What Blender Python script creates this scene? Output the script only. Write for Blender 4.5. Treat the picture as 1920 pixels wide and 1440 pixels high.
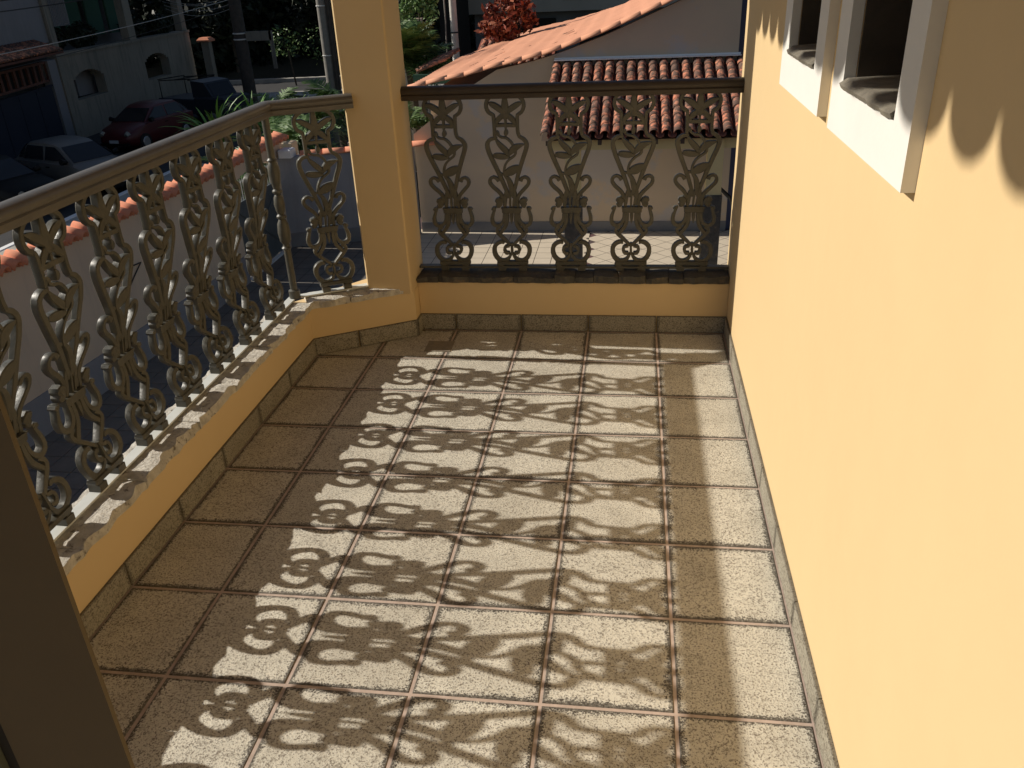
import bpy, math, random
import numpy as np
from mathutils import Vector, Matrix
random.seed(7); RNG = np.random.default_rng(7)
SC = bpy.context.scene
for o in list(bpy.data.objects): bpy.data.objects.remove(o)
COL = SC.collection
PI = math.pi
# ------------------------------------------------------------------ camera, sky, sun, exposure
def look(yaw, pit, rol):
    cy, sy = math.cos(yaw), math.sin(yaw); cp, sp = math.cos(pit), math.sin(pit); cr, sr = math.cos(rol), math.sin(rol)
    f = Vector((sy*cp, cy*cp, -sp)); r = Vector((cy, -sy, 0)); u = r.cross(f)
    r2 = cr*r + sr*u; u2 = -sr*r + cr*u
    return Matrix((r2, u2, -f)).transposed()
cam_d = bpy.data.cameras.new('camera'); CAM = bpy.data.objects.new('camera', cam_d); COL.objects.link(CAM)
CAM.location = (-0.137, -3.499, 1.660)
CAM.rotation_euler = look(-0.1539, 0.4677, -0.0472).to_euler()
cam_d.sensor_width = 36; cam_d.lens = 36*1561.5/1920; cam_d.clip_start = 0.05; cam_d.clip_end = 400
SC.camera = CAM
SUN_EL = math.radians(32.6); LDIR = Vector((1, -0.05, -0.64)).normalized()
world = bpy.data.worlds.new("World"); SC.world = world; world.use_nodes = True
_n = world.node_tree.nodes; _bg = _n['Background']
_sky = _n.new('ShaderNodeTexSky'); _sky.sky_type = 'NISHITA'; _sky.sun_disc = False
_sky.sun_elevation = SUN_EL; _sky.sun_rotation = math.radians(272.9)
world.node_tree.links.new(_sky.outputs[0], _bg.inputs[0]); _bg.inputs[1].default_value = 0.060
sl = bpy.data.lights.new('sun', 'SUN'); sl.energy = 5.0; sl.angle = math.radians(0.53); sl.color = (1, 0.93, 0.82)
so = bpy.data.objects.new('sun', sl); COL.objects.link(so); so.rotation_euler = LDIR.to_track_quat('-Z', 'Y').to_euler(); so.location = (-8, 1, 9)
SC.view_settings.view_transform = 'Standard'; SC.view_settings.look = 'None'; SC.view_settings.gamma = 1
SC.view_settings.exposure = -0.05
# ------------------------------------------------------------------ helpers
def origin(o):
    v = Vector((0, 0, 0))
    while o is not None: v = v + o.location; o = o.parent
    return v
def thing(name, label, cat, loc=(0, 0, 0), rz=0.0, group=None):
    o = bpy.data.objects.new(name, None); COL.objects.link(o); o.location = loc; o.rotation_euler = (0, 0, rz)
    o.empty_display_size = 0.1; o['label'] = label; o['category'] = cat
    if group: o['group'] = group
    return o
def tag(o, label=None, cat=None, group=None, kind=None):
    if label: o['label'] = label
    if cat: o['category'] = cat
    if group: o['group'] = group
    if kind: o['kind'] = kind
    return o
class MB:
    def __init__(s): s.v = []; s.f = []
    def add(s, vs, fs):
        b = len(s.v); s.v.extend([tuple(v) for v in vs]); s.f.extend([tuple(b+i for i in f) for f in fs]); return s
    def box(s, x0, x1, y0, y1, z0, z1):
        return s.add([(x0,y0,z0),(x1,y0,z0),(x1,y1,z0),(x0,y1,z0),(x0,y0,z1),(x1,y0,z1),(x1,y1,z1),(x0,y1,z1)],
                     [(0,3,2,1),(4,5,6,7),(0,1,5,4),(1,2,6,5),(2,3,7,6),(3,0,4,7)])
    def cbox(s, x0, x1, y0, y1, z0, z1, c=.003):   # box with a chamfered top edge
        return s.add([(x0,y0,z0),(x1,y0,z0),(x1,y1,z0),(x0,y1,z0),(x0,y0,z1-c),(x1,y0,z1-c),(x1,y1,z1-c),(x0,y1,z1-c),
                      (x0+c,y0+c,z1),(x1-c,y0+c,z1),(x1-c,y1-c,z1),(x0+c,y1-c,z1)],
                     [(0,3,2,1),(8,9,10,11),(0,1,5,4),(1,2,6,5),(2,3,7,6),(3,0,4,7),(4,5,9,8),(5,6,10,9),(6,7,11,10),(7,4,8,11)])
    def prism(s, poly, z0, z1):                    # poly: ccw xy
        n = len(poly)
        return s.add([(x,y,z0) for x,y in poly]+[(x,y,z1) for x,y in poly],
                     [tuple(range(n-1,-1,-1)), tuple(range(n,2*n))]+[(i,(i+1)%n,n+(i+1)%n,n+i) for i in range(n)])
    def xprism(s, poly, y0, y1):                   # poly in (x,z), extruded along y
        n = len(poly)
        return s.add([(x,y0,z) for x,z in poly]+[(x,y1,z) for x,z in poly],
                     [tuple(range(n)), tuple(range(2*n-1,n-1,-1))]+[(i,n+i,n+(i+1)%n,(i+1)%n) for i in range(n)])
    def tube(s, pts, rads, n=8, caps=True):
        pts = [Vector(p) for p in pts]; m = len(pts)
        if not hasattr(rads, '__len__'): rads = [rads]*m
        vs = []; up = None
        for i, p in enumerate(pts):
            t = (pts[min(i+1, m-1)]-pts[max(i-1, 0)]).normalized()
            if up is None: up = Vector((0,0,1)) if abs(t.z) < .9 else Vector((1,0,0))
            a = t.cross(up).normalized(); up = a.cross(t).normalized()
            for k in range(n):
                an = 2*PI*k/n; vs.append(p+(a*math.cos(an)+up*math.sin(an))*rads[i])
        fs = [(i*n+k, i*n+(k+1)%n, (i+1)*n+(k+1)%n, (i+1)*n+k) for i in range(m-1) for k in range(n)]
        if caps: fs += [tuple(range(n-1,-1,-1)), tuple((m-1)*n+k for k in range(n))]
        return s.add(vs, fs)
    def lathe(s, prof, n=14, c=(0,0)):             # prof: (r,z)
        m = len(prof)
        vs = [(c[0]+r*math.cos(2*PI*k/n), c[1]+r*math.sin(2*PI*k/n), z) for r, z in prof for k in range(n)]
        fs = [(i*n+k, i*n+(k+1)%n, (i+1)*n+(k+1)%n, (i+1)*n+k) for i in range(m-1) for k in range(n)]
        fs += [tuple(range(n-1,-1,-1)), tuple((m-1)*n+k for k in range(n))]
        return s.add(vs, fs)
    def sweep(s, prof, path, caps=True):           # prof (a,z): a along the left normal of an xy path, z up; mitred
        n = len(prof); m = len(path); vs = []
        for i, p in enumerate(path):
            p = Vector(p[:3]) if len(p) == 3 else Vector((p[0], p[1], 0))
            d0 = (Vector(path[i][:2])-Vector(path[i-1][:2])).normalized() if i else None
            d1 = (Vector(path[i+1][:2])-Vector(path[i][:2])).normalized() if i < m-1 else None
            d0 = d0 or d1; d1 = d1 or d0
            n0 = Vector((-d0.y, d0.x)); n1 = Vector((-d1.y, d1.x)); nn = (n0+n1).normalized(); k = 1/max(.3, nn.dot(n0))
            for a, z in prof: vs.append((p.x+nn.x*a*k, p.y+nn.y*a*k, p.z+z))
        fs = [(i*n+k, (i+1)*n+k, (i+1)*n+(k+1)%n, i*n+(k+1)%n) for i in range(m-1) for k in range(n)]
        if caps: fs += [tuple(range(n)), tuple((m-1)*n+k for k in range(n-1,-1,-1))]
        return s.add(vs, fs)
    def mesh(s, name, mat, smooth=False):
        me = bpy.data.meshes.new(name); me.from_pydata([tuple(v) for v in s.v], [], s.f)
        for m_ in (mat if isinstance(mat, (list, tuple)) else [mat]): me.materials.append(m_)
        if smooth: me.polygons.foreach_set('use_smooth', [True]*len(me.polygons))
        me.update(); return me
def sharp(me, deg=35):
    try: me.set_sharp_from_angle(angle=math.radians(deg))
    except Exception: pass
def link(name, me, parent=None, loc=(0,0,0), rot=(0,0,0), world=True, scale=None):
    o = bpy.data.objects.new(name, me); COL.objects.link(o)
    if parent is not None:
        o.parent = parent; o.location = Vector(loc)-origin(parent) if world else Vector(loc)
    else: o.location = loc
    o.rotation_euler = rot
    if scale: o.scale = scale
    return o
def part(name, mb, mat, parent=None, smooth=False, world=True, deg=35):
    me = mb.mesh(name, mat, smooth)
    if smooth: sharp(me, deg)
    return link(name, me, parent, world=world)
def copy_tree(o, parent=None):
    c = o.copy(); COL.objects.link(c); c.parent = parent
    for ch in list(o.children): copy_tree(ch, c)
    return c
def hnoise(x, y, z=0.0, s=1.0):
    from mathutils import noise
    return noise.noise(Vector((x*s, y*s, z*s)))
# ------------------------------------------------------------------ materials
KS = 1.6
def kc(c): return tuple(min(.82, x*KS) for x in c) if c is not None else None
def new_mat(name):
    m = bpy.data.materials.new(name); m.use_nodes = True; nt = m.node_tree; return m, nt, nt.nodes['Principled BSDF']
def N(nt, t, **kw):
    n = nt.nodes.new(t)
    for k, v in kw.items():
        if hasattr(n, k): setattr(n, k, v)
        else: n.inputs[k].default_value = v
    return n
def ramp(nt, src, stops):
    r = nt.nodes.new('ShaderNodeValToRGB'); e = r.color_ramp.elements
    while len(e) > 1: e.remove(e[-1])
    e[0].position = stops[0][0]; e[0].color = (*stops[0][1], 1)
    for p, c in stops[1:]:
        k = e.new(p); k.color = (*c, 1)
    nt.links.new(src, r.inputs[0]); return r.outputs[0]
def mixc(nt, fac, a, b, mode='MIX'):
    m = nt.nodes.new('ShaderNodeMix'); m.data_type = 'RGBA'; m.blend_type = mode
    for sock, val in ((m.inputs[0], fac), (m.inputs[6], a), (m.inputs[7], b)):
        if isinstance(val, (int, float)): sock.default_value = val
        elif isinstance(val, tuple): sock.default_value = (*val, 1)
        else: nt.links.new(val, sock)
    return m.outputs[2]
def math_(nt, op, a, b=None, c=None, clamp=False):
    m = nt.nodes.new('ShaderNodeMath'); m.operation = op; m.use_clamp = clamp
    for i, v in enumerate((a, b, c)):
        if v is None: continue
        if isinstance(v, (int, float)): m.inputs[i].default_value = v
        else: nt.links.new(v, m.inputs[i])
    return m.outputs[0]
def coords(nt, rnd=False, scale=(1,1,1)):
    tc = nt.nodes.new('ShaderNodeTexCoord'); mp = nt.nodes.new('ShaderNodeMapping'); mp.inputs['Scale'].default_value = scale
    nt.links.new(tc.outputs['Object'], mp.inputs[0]); out = mp.outputs[0]
    if rnd:
        oi = nt.nodes.new('ShaderNodeObjectInfo'); k = math_(nt, 'MULTIPLY', oi.outputs['Random'], 37.0)
        cx = nt.nodes.new('ShaderNodeCombineXYZ'); nt.links.new(k, cx.inputs[0]); nt.links.new(k, cx.inputs[2])
        va = nt.nodes.new('ShaderNodeVectorMath'); va.operation = 'ADD'; nt.links.new(out, va.inputs[0]); nt.links.new(cx.outputs[0], va.inputs[1]); out = va.outputs[0]
    return out
def noise(nt, vec, scale, detail=4, rough=.6):
    n = nt.nodes.new('ShaderNodeTexNoise'); n.inputs['Scale'].default_value = scale; n.inputs['Detail'].default_value = detail; n.inputs['Roughness'].default_value = rough
    nt.links.new(vec, n.inputs['Vector']); return n.outputs['Fac']
def bump(nt, bsdf, h, strength, dist=.01):
    b = nt.nodes.new('ShaderNodeBump'); b.inputs['Strength'].default_value = strength; b.inputs['Distance'].default_value = dist
    nt.links.new(h, b.inputs['Height']); nt.links.new(b.outputs[0], bsdf.inputs['Normal'])
def pm(name, c1, c2=None, scale=3, rough=.8, bmp=0.0, bscale=None, bdist=.005, c3=None, s3=20, t3=(.55,.7), rnd=False, detail=5, spec=.3, metal=0, dscale=(1,1,1)):
    c1, c2, c3 = kc(c1), kc(c2), kc(c3)
    m, nt, b = new_mat(name); b.inputs['Roughness'].default_value = rough; b.inputs['Specular IOR Level'].default_value = spec; b.inputs['Metallic'].default_value = metal
    b.inputs['Base Color'].default_value = (*c1, 1)
    if c2 is None and not bmp: return m
    v = coords(nt, rnd, dscale)
    if c2 is not None:
        col = ramp(nt, noise(nt, v, scale, detail), [(.3, c1), (.7, c2)])
        if c3 is not None:
            f = ramp(nt, noise(nt, v, s3, 6, .7), [(t3[0], (0,0,0)), (t3[1], (1,1,1))])
            col = mixc(nt, f, col, c3)
        nt.links.new(col, b.inputs['Base Color'])
    if bmp: bump(nt, b, noise(nt, v, bscale or scale*6, 6, .65), bmp, bdist)
    return m
def tile_mat(nm='speckled_ceramic', grime=.8, tint=None):
    m, nt, b = new_mat(nm); b.inputs['Roughness'].default_value = .62; b.inputs['Specular IOR Level'].default_value = .35
    v = coords(nt, True)
    oi = nt.nodes.new('ShaderNodeObjectInfo')
    n1 = noise(nt, v, 190, 3, .8); n2 = noise(nt, v, 60, 4, .7); n3 = noise(nt, v, 7, 4, .6)
    base = ramp(nt, n3, [(.3, (.55,.52,.44)), (.7, (.71,.675,.575))])
    sp = ramp(nt, n1, [(.53, (0,0,0)), (.575, (1,1,1))])
    sp2 = ramp(nt, n2, [(.55, (0,0,0)), (.66, (1,1,1))])
    col = mixc(nt, math_(nt, 'MULTIPLY', sp, .80), base, (.09,.065,.048))
    col = mixc(nt, math_(nt, 'MULTIPLY', sp2, .45), col, (.10,.075,.052))
    col = mixc(nt, math_(nt, 'MULTIPLY', oi.outputs['Random'], .16), col, (.28,.23,.155))
    # grime that has settled along the tile's edges
    tc = nt.nodes.new('ShaderNodeTexCoord'); sx = nt.nodes.new('ShaderNodeSeparateXYZ'); nt.links.new(tc.outputs['Generated'], sx.inputs[0])
    def ed(o): return math_(nt, 'MINIMUM', o, math_(nt, 'SUBTRACT', 1.0, o))
    d = math_(nt, 'MINIMUM', ed(sx.outputs[0]), ed(sx.outputs[1]))
    n4 = noise(nt, v, 190, 3, .85); n5 = noise(nt, v, 5, 4, .65)
    width = math_(nt, 'MULTIPLY_ADD', n5, .34, -.062)
    g = math_(nt, 'DIVIDE', d, width)
    g = math_(nt, 'SUBTRACT', 1.0, g, clamp=True)
    gg = math_(nt, 'MULTIPLY_ADD', g, 1.35, math_(nt, 'MULTIPLY_ADD', n4, 2.6, -1.95))
    gg = ramp(nt, gg, [(.12, (0,0,0)), (.34, (1,1,1))])
    col = mixc(nt, math_(nt, 'MULTIPLY', gg, grime), col, (.026,.018,.013))
    if tint: col = mixc(nt, 1.0, col, (tint, tint*.97, tint*.9), 'MULTIPLY')
    nt.links.new(col, b.inputs['Base Color'])
    bump(nt, b, math_(nt, 'ADD', n1, n2), .75, .003)
    return m
def plaster(name, c, c2, streak=0.0, sc=1.2, bs=90, bm=.12, dark=(.2,.17,.13)):
    c, c2, dark = kc(c), kc(c2), kc(dark)
    m, nt, b = new_mat(name); b.inputs['Roughness'].default_value = .85; b.inputs['Specular IOR Level'].default_value = .2
    v = coords(nt); col = ramp(nt, noise(nt, v, sc, 5, .6), [(.3, c), (.7, c2)])
    if streak:
        v2 = coords(nt, False, (2.2, 2.2, .35)); f = ramp(nt, noise(nt, v2, 1.6, 6, .7), [(.5, (0,0,0)), (.72, (1,1,1))])
        col = mixc(nt, math_(nt, 'MULTIPLY', f, streak), col, dark)
    col = mixc(nt, math_(nt, 'MULTIPLY', ramp(nt, noise(nt, v, sc*.35+.2, 6, .7), [(.42, (0,0,0)), (.75, (1,1,1))]), .16), col, tuple(x*.72 for x in c))
    nt.links.new(col, b.inputs['Base Color']); bump(nt, b, math_(nt, 'ADD', noise(nt, v, bs, 5, .6), math_(nt, 'MULTIPLY', noise(nt, v, 5, 3, .5), 3.0)), bm, .004); return m
def clay(name, cols, moss, rnd=True, ms=9, mt=(.45,.62), mamt=.85):
    m, nt, b = new_mat(name); b.inputs['Roughness'].default_value = .85; b.inputs['Specular IOR Level'].default_value = .2
    cols = [kc(q) for q in cols]; moss = kc(moss)
    oi = nt.nodes.new('ShaderNodeObjectInfo'); v = coords(nt, rnd)
    base = ramp(nt, oi.outputs['Random'], [(i/(len(cols)-1), c) for i, c in enumerate(cols)])
    base = mixc(nt, math_(nt, 'MULTIPLY', noise(nt, v, 25, 4), .35), base, (.18,.09,.06))
    f = ramp(nt, noise(nt, v, ms, 5, .65), [(mt[0], (0,0,0)), (mt[1], (1,1,1))])
    col = mixc(nt, math_(nt, 'MULTIPLY', f, mamt), base, moss)
    nt.links.new(col, b.inputs['Base Color']); bump(nt, b, noise(nt, v, 60, 4), .3, .004); return m
def leafm(name, ca, cb, cc=None, rough=.45, transl=0.0):
    m, nt, b = new_mat(name); b.inputs['Roughness'].default_value = rough; b.inputs['Specular IOR Level'].default_value = .4
    ca, cb, cc = kc(ca), kc(cb), kc(cc)
    g = nt.nodes.new('ShaderNodeNewGeometry')
    st = [(0, ca), (1, cb)] if cc is None else [(0, ca), (.6, cb), (1, cc)]
    nt.links.new(ramp(nt, g.outputs['Random Per Island'], st), b.inputs['Base Color']); return m
M = {}
M['tile'] = tile_mat(); M['base'] = tile_mat('skirting_ceramic', .5, .55)
M['grout'] = pm('pink_grout', (.34,.27,.23), (.25,.195,.16), 30, .9, .2, 200)
M['wall'] = plaster('yellow_paint', (.410,.304,.166), (.436,.325,.180), bm=.10, bs=55)
M['white'] = plaster('white_paint', (.44,.43,.405), (.47,.46,.435), sc=4)
KS = 1.0
M['rail'] = pm('taupe_enamel', (.098,.090,.077), (.12,.11,.094), 14, .4, .25, 90, .002, spec=.45)
M['iron'] = pm('cast_metal_paint', (.066,.064,.050), (.092,.088,.070), 30, .42, .35, 110, .003, spec=.45)
M['railshade'] = pm('shaded_taupe_enamel', (.045,.034,.026), (.06,.046,.034), 14, .4, .2, 90, .002, spec=.4)  # taupe enamel again, darkened to paint in the back rail's shade
M['irondark'] = pm('cast_metal_paint_dull', (.080,.077,.062), (.104,.10,.082), 30, .5, .35, 110, .003, spec=.4)
KS = 1.6
M['barwhite'] = pm('pale_bar_paint', (.36,.37,.35), (.41,.42,.40), 20, .5, .1, 80, spec=.4)
M['stone'] = pm('split_granite', (.43,.405,.355), (.27,.25,.215), 26, .85, .9, 70, .01, c3=(.10,.085,.07), s3=34, t3=(.56,.68))
M['slate'] = pm('dark_slate', (.062,.058,.050), (.034,.032,.029), 12, .8, .8, 40, .01, c3=(.11,.085,.055), s3=14)
M['sill'] = pm('window_sill_slate', (.15,.135,.105), (.09,.08,.065), 30, .7, .5, 60, .006)
M['dark_glass'] = pm('dark_glass', (.012,.012,.014), rough=.12, spec=.5)
M['dark_wood'] = pm('dark_window_wood', (.035,.028,.022), (.05,.04,.03), 20, .5)
M['jamb'] = plaster('brown_jamb_paint', (.056,.044,.029), (.066,.052,.034), sc=2)
M['leafpanel'] = pm('grey_green_panel', (.045,.05,.04), (.055,.06,.046), 5, .6)
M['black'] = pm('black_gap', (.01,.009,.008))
M['terra'] = clay('new_terracotta', [(.47,.18,.105), (.54,.215,.13), (.50,.19,.11)], (.30,.11,.07), mt=(.62,.8), mamt=.5)
M['oldclay'] = clay('weathered_clay', [(.48,.175,.10), (.36,.135,.085), (.52,.215,.125), (.25,.12,.085)], (.06,.048,.04), ms=10, mt=(.40,.52), mamt=.88)
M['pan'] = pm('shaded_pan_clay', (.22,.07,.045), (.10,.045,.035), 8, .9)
M['peach'] = pm('peach_roof_clay', (.44,.215,.135), (.41,.195,.118), 1.5, .8, .25, 12, .01, c3=(.40,.16,.09), s3=5, t3=(.68,.78), dscale=(1,4,1))
M['nbwall'] = plaster('beige_plaster', (.56,.44,.33), (.48,.39,.31), streak=.0, sc=.5)
def patched():
    m, nt, b = new_mat('patched_beige_plaster'); b.inputs['Roughness'].default_value = .9
    v = coords(nt); col = ramp(nt, noise(nt, v, .5, 4), [(.35, (.64,.50,.345)), (.65, (.54,.43,.325))])
    f = ramp(nt, noise(nt, v, 1.1, 5, .62), [(.56, (0,0,0)), (.62, (1,1,1))]); col = mixc(nt, math_(nt, 'MULTIPLY', f, .5), col, (.45,.45,.48))
    nt.links.new(col, b.inputs['Base Color']); bump(nt, b, noise(nt, v, 40, 4), .15, .01); return m
M['nbwall'] = patched()
M['bwall'] = plaster('boundary_plaster', (.44,.35,.26), (.38,.305,.23), streak=.3, sc=.8, dark=(.16,.14,.13))
M['gwall'] = plaster('grey_blue_plaster', (.21,.205,.215), (.16,.16,.17), streak=.55, sc=1.4, dark=(.13,.12,.12))
M['skirt'] = pm('grey_skirting', (.12,.115,.115), (.15,.145,.145), 3, .8, .1)
M['patio'] = pm('cream_paving', (.37,.32,.25), (.41,.355,.28), 4, .7, .15, 60, rnd=True)
M['yard'] = pm('grey_paving', (.115,.102,.088), (.145,.13,.112), 4, .8, .3, 60, rnd=True)
M['yardgrout'] = pm('paving_joint', (.05,.045,.045), (.10,.05,.05), 2, .9)
M['asphalt'] = pm('asphalt', (.022,.022,.024), (.034,.033,.032), 1.2, .9, .4, 60, .01)
M['pavement'] = pm('street_pavement', (.30,.28,.25), (.20,.19,.17), 1.5, .9, .3, 20, .01, c3=(.12,.11,.10), s3=2)
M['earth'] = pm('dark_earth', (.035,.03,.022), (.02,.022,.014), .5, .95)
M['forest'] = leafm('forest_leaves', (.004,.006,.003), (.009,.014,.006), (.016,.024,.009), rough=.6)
M['leaf'] = leafm('green_leaves', (.06,.11,.03), (.10,.17,.05), (.16,.22,.09))
M['palm'] = leafm('palm_leaves', (.035,.07,.018), (.06,.105,.03), (.10,.145,.05))
M['strap'] = leafm('strap_leaves', (.06,.12,.02), (.09,.18,.035), (.14,.23,.06))
M['red'] = leafm('red_shrub_leaves', (.075,.014,.009), (.17,.038,.02), (.28,.11,.06), rough=.35)
M['bark'] = pm('bark', (.07,.055,.04), (.04,.033,.025), 8, .9, .6, 30, .02)
M['pole'] = pm('weathered_concrete_pole', (.17,.16,.145), (.125,.118,.105), 5, .9, .3)
M['palepole'] = pm('pale_concrete_pole', (.42,.40,.37), (.34,.32,.29), 4, .85, .3)
M['darkpole'] = pm('dark_timber_pole', (.06,.05,.042), (.04,.035,.03), 6, .9, .3)
M['cable'] = pm('cable_rubber', (.03,.03,.03)); M['cable2'] = pm('bare_cable', (.30,.29,.27), rough=.4)
M['bld'] = plaster('stained_render', (.185,.168,.138), (.14,.127,.104), streak=.8, sc=.5, dark=(.07,.065,.055))
M['bldw'] = plaster('white_render', (.16,.157,.163), (.135,.132,.137), streak=.3, sc=.4, dark=(.2,.2,.2))
M['bluegate'] = pm('blue_steel', (.013,.017,.028), (.017,.021,.033), 1, .5)
M['brown'] = pm('brown_timber', (.11,.05,.035), (.07,.035,.028), 6, .8)
M['silver'] = pm('silver_paint', (.10,.097,.092), rough=.45, metal=.2); M['blackp'] = pm('black_paint', (.006,.006,.006), rough=.5, spec=.15)
M['redp'] = pm('red_paint', (.05,.006,.007), rough=.4, spec=.5); M['navy'] = pm('dark_vehicle_paint', (.015,.018,.025), rough=.4)
M['tyre'] = pm('tyre', (.015,.015,.015), rough=.9); M['rim'] = pm('alloy_rim', (.35,.35,.35), rough=.35, metal=.8)
M['lamp'] = pm('lamp_glass', (.16,.15,.12), rough=.15, spec=.6); M['plate'] = pm('number_plate', (.35,.35,.35)); M['glass'] = pm('car_glass', (.010,.011,.014), rough=.12, spec=.3)
M['gate'] = pm('dark_green_steel', (.055,.065,.07), (.075,.085,.09), 3, .55); M['spear'] = pm('galvanised_bar', (.45,.45,.44), rough=.45, metal=.5)
M['flash'] = pm('white_flashing', (.62,.62,.62), (.5,.5,.5), 9); M['post'] = plaster('olive_yellow_paint', (.42,.34,.17), (.46,.37,.19)); M['rafter'] = pm('dark_rafter', (.05,.035,.025))
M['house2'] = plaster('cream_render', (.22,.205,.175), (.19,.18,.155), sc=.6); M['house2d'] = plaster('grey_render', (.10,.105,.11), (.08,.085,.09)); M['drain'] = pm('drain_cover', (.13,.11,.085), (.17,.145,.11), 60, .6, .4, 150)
M['green'] = pm('green_shutter', (.03,.07,.05)); M['bluew'] = plaster('dark_blue_grey_render', (.07,.07,.11), (.06,.06,.09))
# ------------------------------------------------------------------ balcony floor
T = .335; XW = .335; G0 = .0045
floor = part('balcony_floor', MB().box(-1.72, .40, -4.6, .50, -.14, -.0022), M['grout']); tag(floor, 'tiled balcony floor with pinkish grout lines', kind='structure')
XS = [-1.632] + [k*T for k in range(-4, 1)] + [.3255]; YS = [.3415] + [-k*T for k in range(0, 14)]
_tm = {}
def tile_mesh(w, h, th=.011, mat=None, key='t'):
    k = (round(w, 3), round(h, 3), key)
    if k not in _tm: _tm[k] = MB().cbox(-w/2, w/2, -h/2, h/2, -th, 0, .0022).mesh('tile', mat or M['tile'])
    return _tm[k]
for i in range(len(XS)-1):
    for j in range(len(YS)-1):
        x0, x1 = XS[i]+G0, XS[i+1]-G0; y1, y0 = YS[j]-G0, YS[j+1]+G0
        link('floor_tile', tile_mesh(x1-x0, y1-y0), floor, ((x0+x1)/2, (y0+y1)/2, random.uniform(-.0006, .0006)))
dr = thing('floor_drain', 'small dark square drain cover set in the tile by the corner pillar', 'drain', (-1.045, .135, 0))
part('drain_frame', MB().cbox(-1.115, -.985, .075, .195, -.001, .003, .001), M['drain'], dr)
for k in range(5): part('drain_slot', MB().box(-1.10, -1.0, .09+k*.021, .098+k*.021, .003, .0036), M['drain'], dr)
# ------------------------------------------------------------------ baseboards
def baseboard(parent, p0, p1, cuts, h=.085, th=.010):
    # p0->p1 along the wall face, the room on the left side of the direction
    p0 = Vector(p0); p1 = Vector(p1); d = (p1-p0); L = d.length; d.normalize(); n = Vector((-d.y, d.x)); ang = math.atan2(d.y, d.x)
    cuts = [0]+[c for c in sorted(cuts) if .03 < c < L-.03]+[L]
    for a, b in zip(cuts[:-1], cuts[1:]):
        a += .002 if a else 0; b -= .002 if b < L else 0; c = p0+d*((a+b)/2)+n*th
        k = ('bb', round(b-a, 3))
        if k not in _tm: _tm[k] = MB().cbox(-(b-a)/2, (b-a)/2, -h/2, h/2, -th+.0005, 0, .002).mesh('baseboard_tile', M['base'])
        o = link('baseboard_tile', _tm[k], parent, (c.x, c.y, h/2+.001)); o.rotation_euler = (PI/2, 0, ang+PI)
# ------------------------------------------------------------------ house wall on the right with two windows
house = thing('house', 'yellow house with two white framed windows on the right of the balcony', 'house', (XW, -2, 0))
wm = MB(); X2 = XW+.22
W1 = (-1.93, -1.52); W2 = (-1.19, -.79); ZS, ZT = 1.40, 2.35
ys = [-5.0, W1[0], W1[1], W2[0], W2[1], .50]
for a, b in ((ys[0], ys[1]), (ys[2], ys[3]), (ys[4], ys[5])): wm.box(XW, X2, a, b, -3.0, 2.86)
for a, b in (W1, W2): wm.box(XW, X2, a, b, -3.0, ZS-.03); wm.box(XW, X2, a, b, ZT, 2.86)
part('wall', wm, M['wall'], house)
def window(y0, y1, f0, f1, zb):
    xf = XW-.024; w = part('window', MB().box(XW+.13, XW+.15, y0+.001, y1-.001, ZS, ZT-.001), M['dark_wood'], house)
    fr = MB()
    for a, b, c, d in ((f0, y0, zb, 2.44), (y1, f1, zb, 2.44), (y0, y1, zb, ZS-.012), (y0, y1, ZT, 2.44)): fr.box(xf, XW+.001, a, b, c, d)
    part('frame', fr, M['white'], w)
    part('reveal', MB().box(XW+.002, XW+.128, y0, y0+.006, ZS, ZT).box(XW+.002, XW+.128, y1-.006, y1, ZS, ZT), M['dark_wood'], w)
    sb = MB(); n = 16
    for i in range(n+1):                                            # rough stone sill with a rounded uneven nose
        y = y0+.0065+(y1-y0-.013)*i/n; e = .008*hnoise(y*22, 3.1+y0)+(.0 if 0 < i < n else .004)
        sb.v += [(xf-.006+e, y, ZS-.010), (xf-.010+e, y, ZS-.001), (xf+.006+e, y, ZS+.010+.004*hnoise(y*30, 9)), (XW+.06, y, ZS+.012+.006*hnoise(y*17, 5)), (XW+.128, y, ZS+.014)]
    for i in range(n):
        for k in range(4): sb.f.append((i*5+k, i*5+k+1, i*5+k+6, i*5+k+5))
    sb.f += [tuple(range(4,-1,-1)), tuple(n*5+k for k in range(5))]
    part('sill', sb, M['sill'], w, smooth=True)
    part('pane', MB().box(XW+.124, XW+.129, y0+.04, (y0+y1)/2-.02, ZS+.05, ZT-.05).box(XW+.124, XW+.129, (y0+y1)/2+.02, y1-.04, ZS+.05, ZT-.05), M['dark_glass'], w)
window(W1[0], W1[1], -2.03, -1.418, 1.287); window(W2[0], W2[1], -1.29, -.68, 1.290)
baseboard(house, (XW, -4.5), (XW, .342), [4.5-k*T for k in range(0, 14)][::-1])
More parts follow.
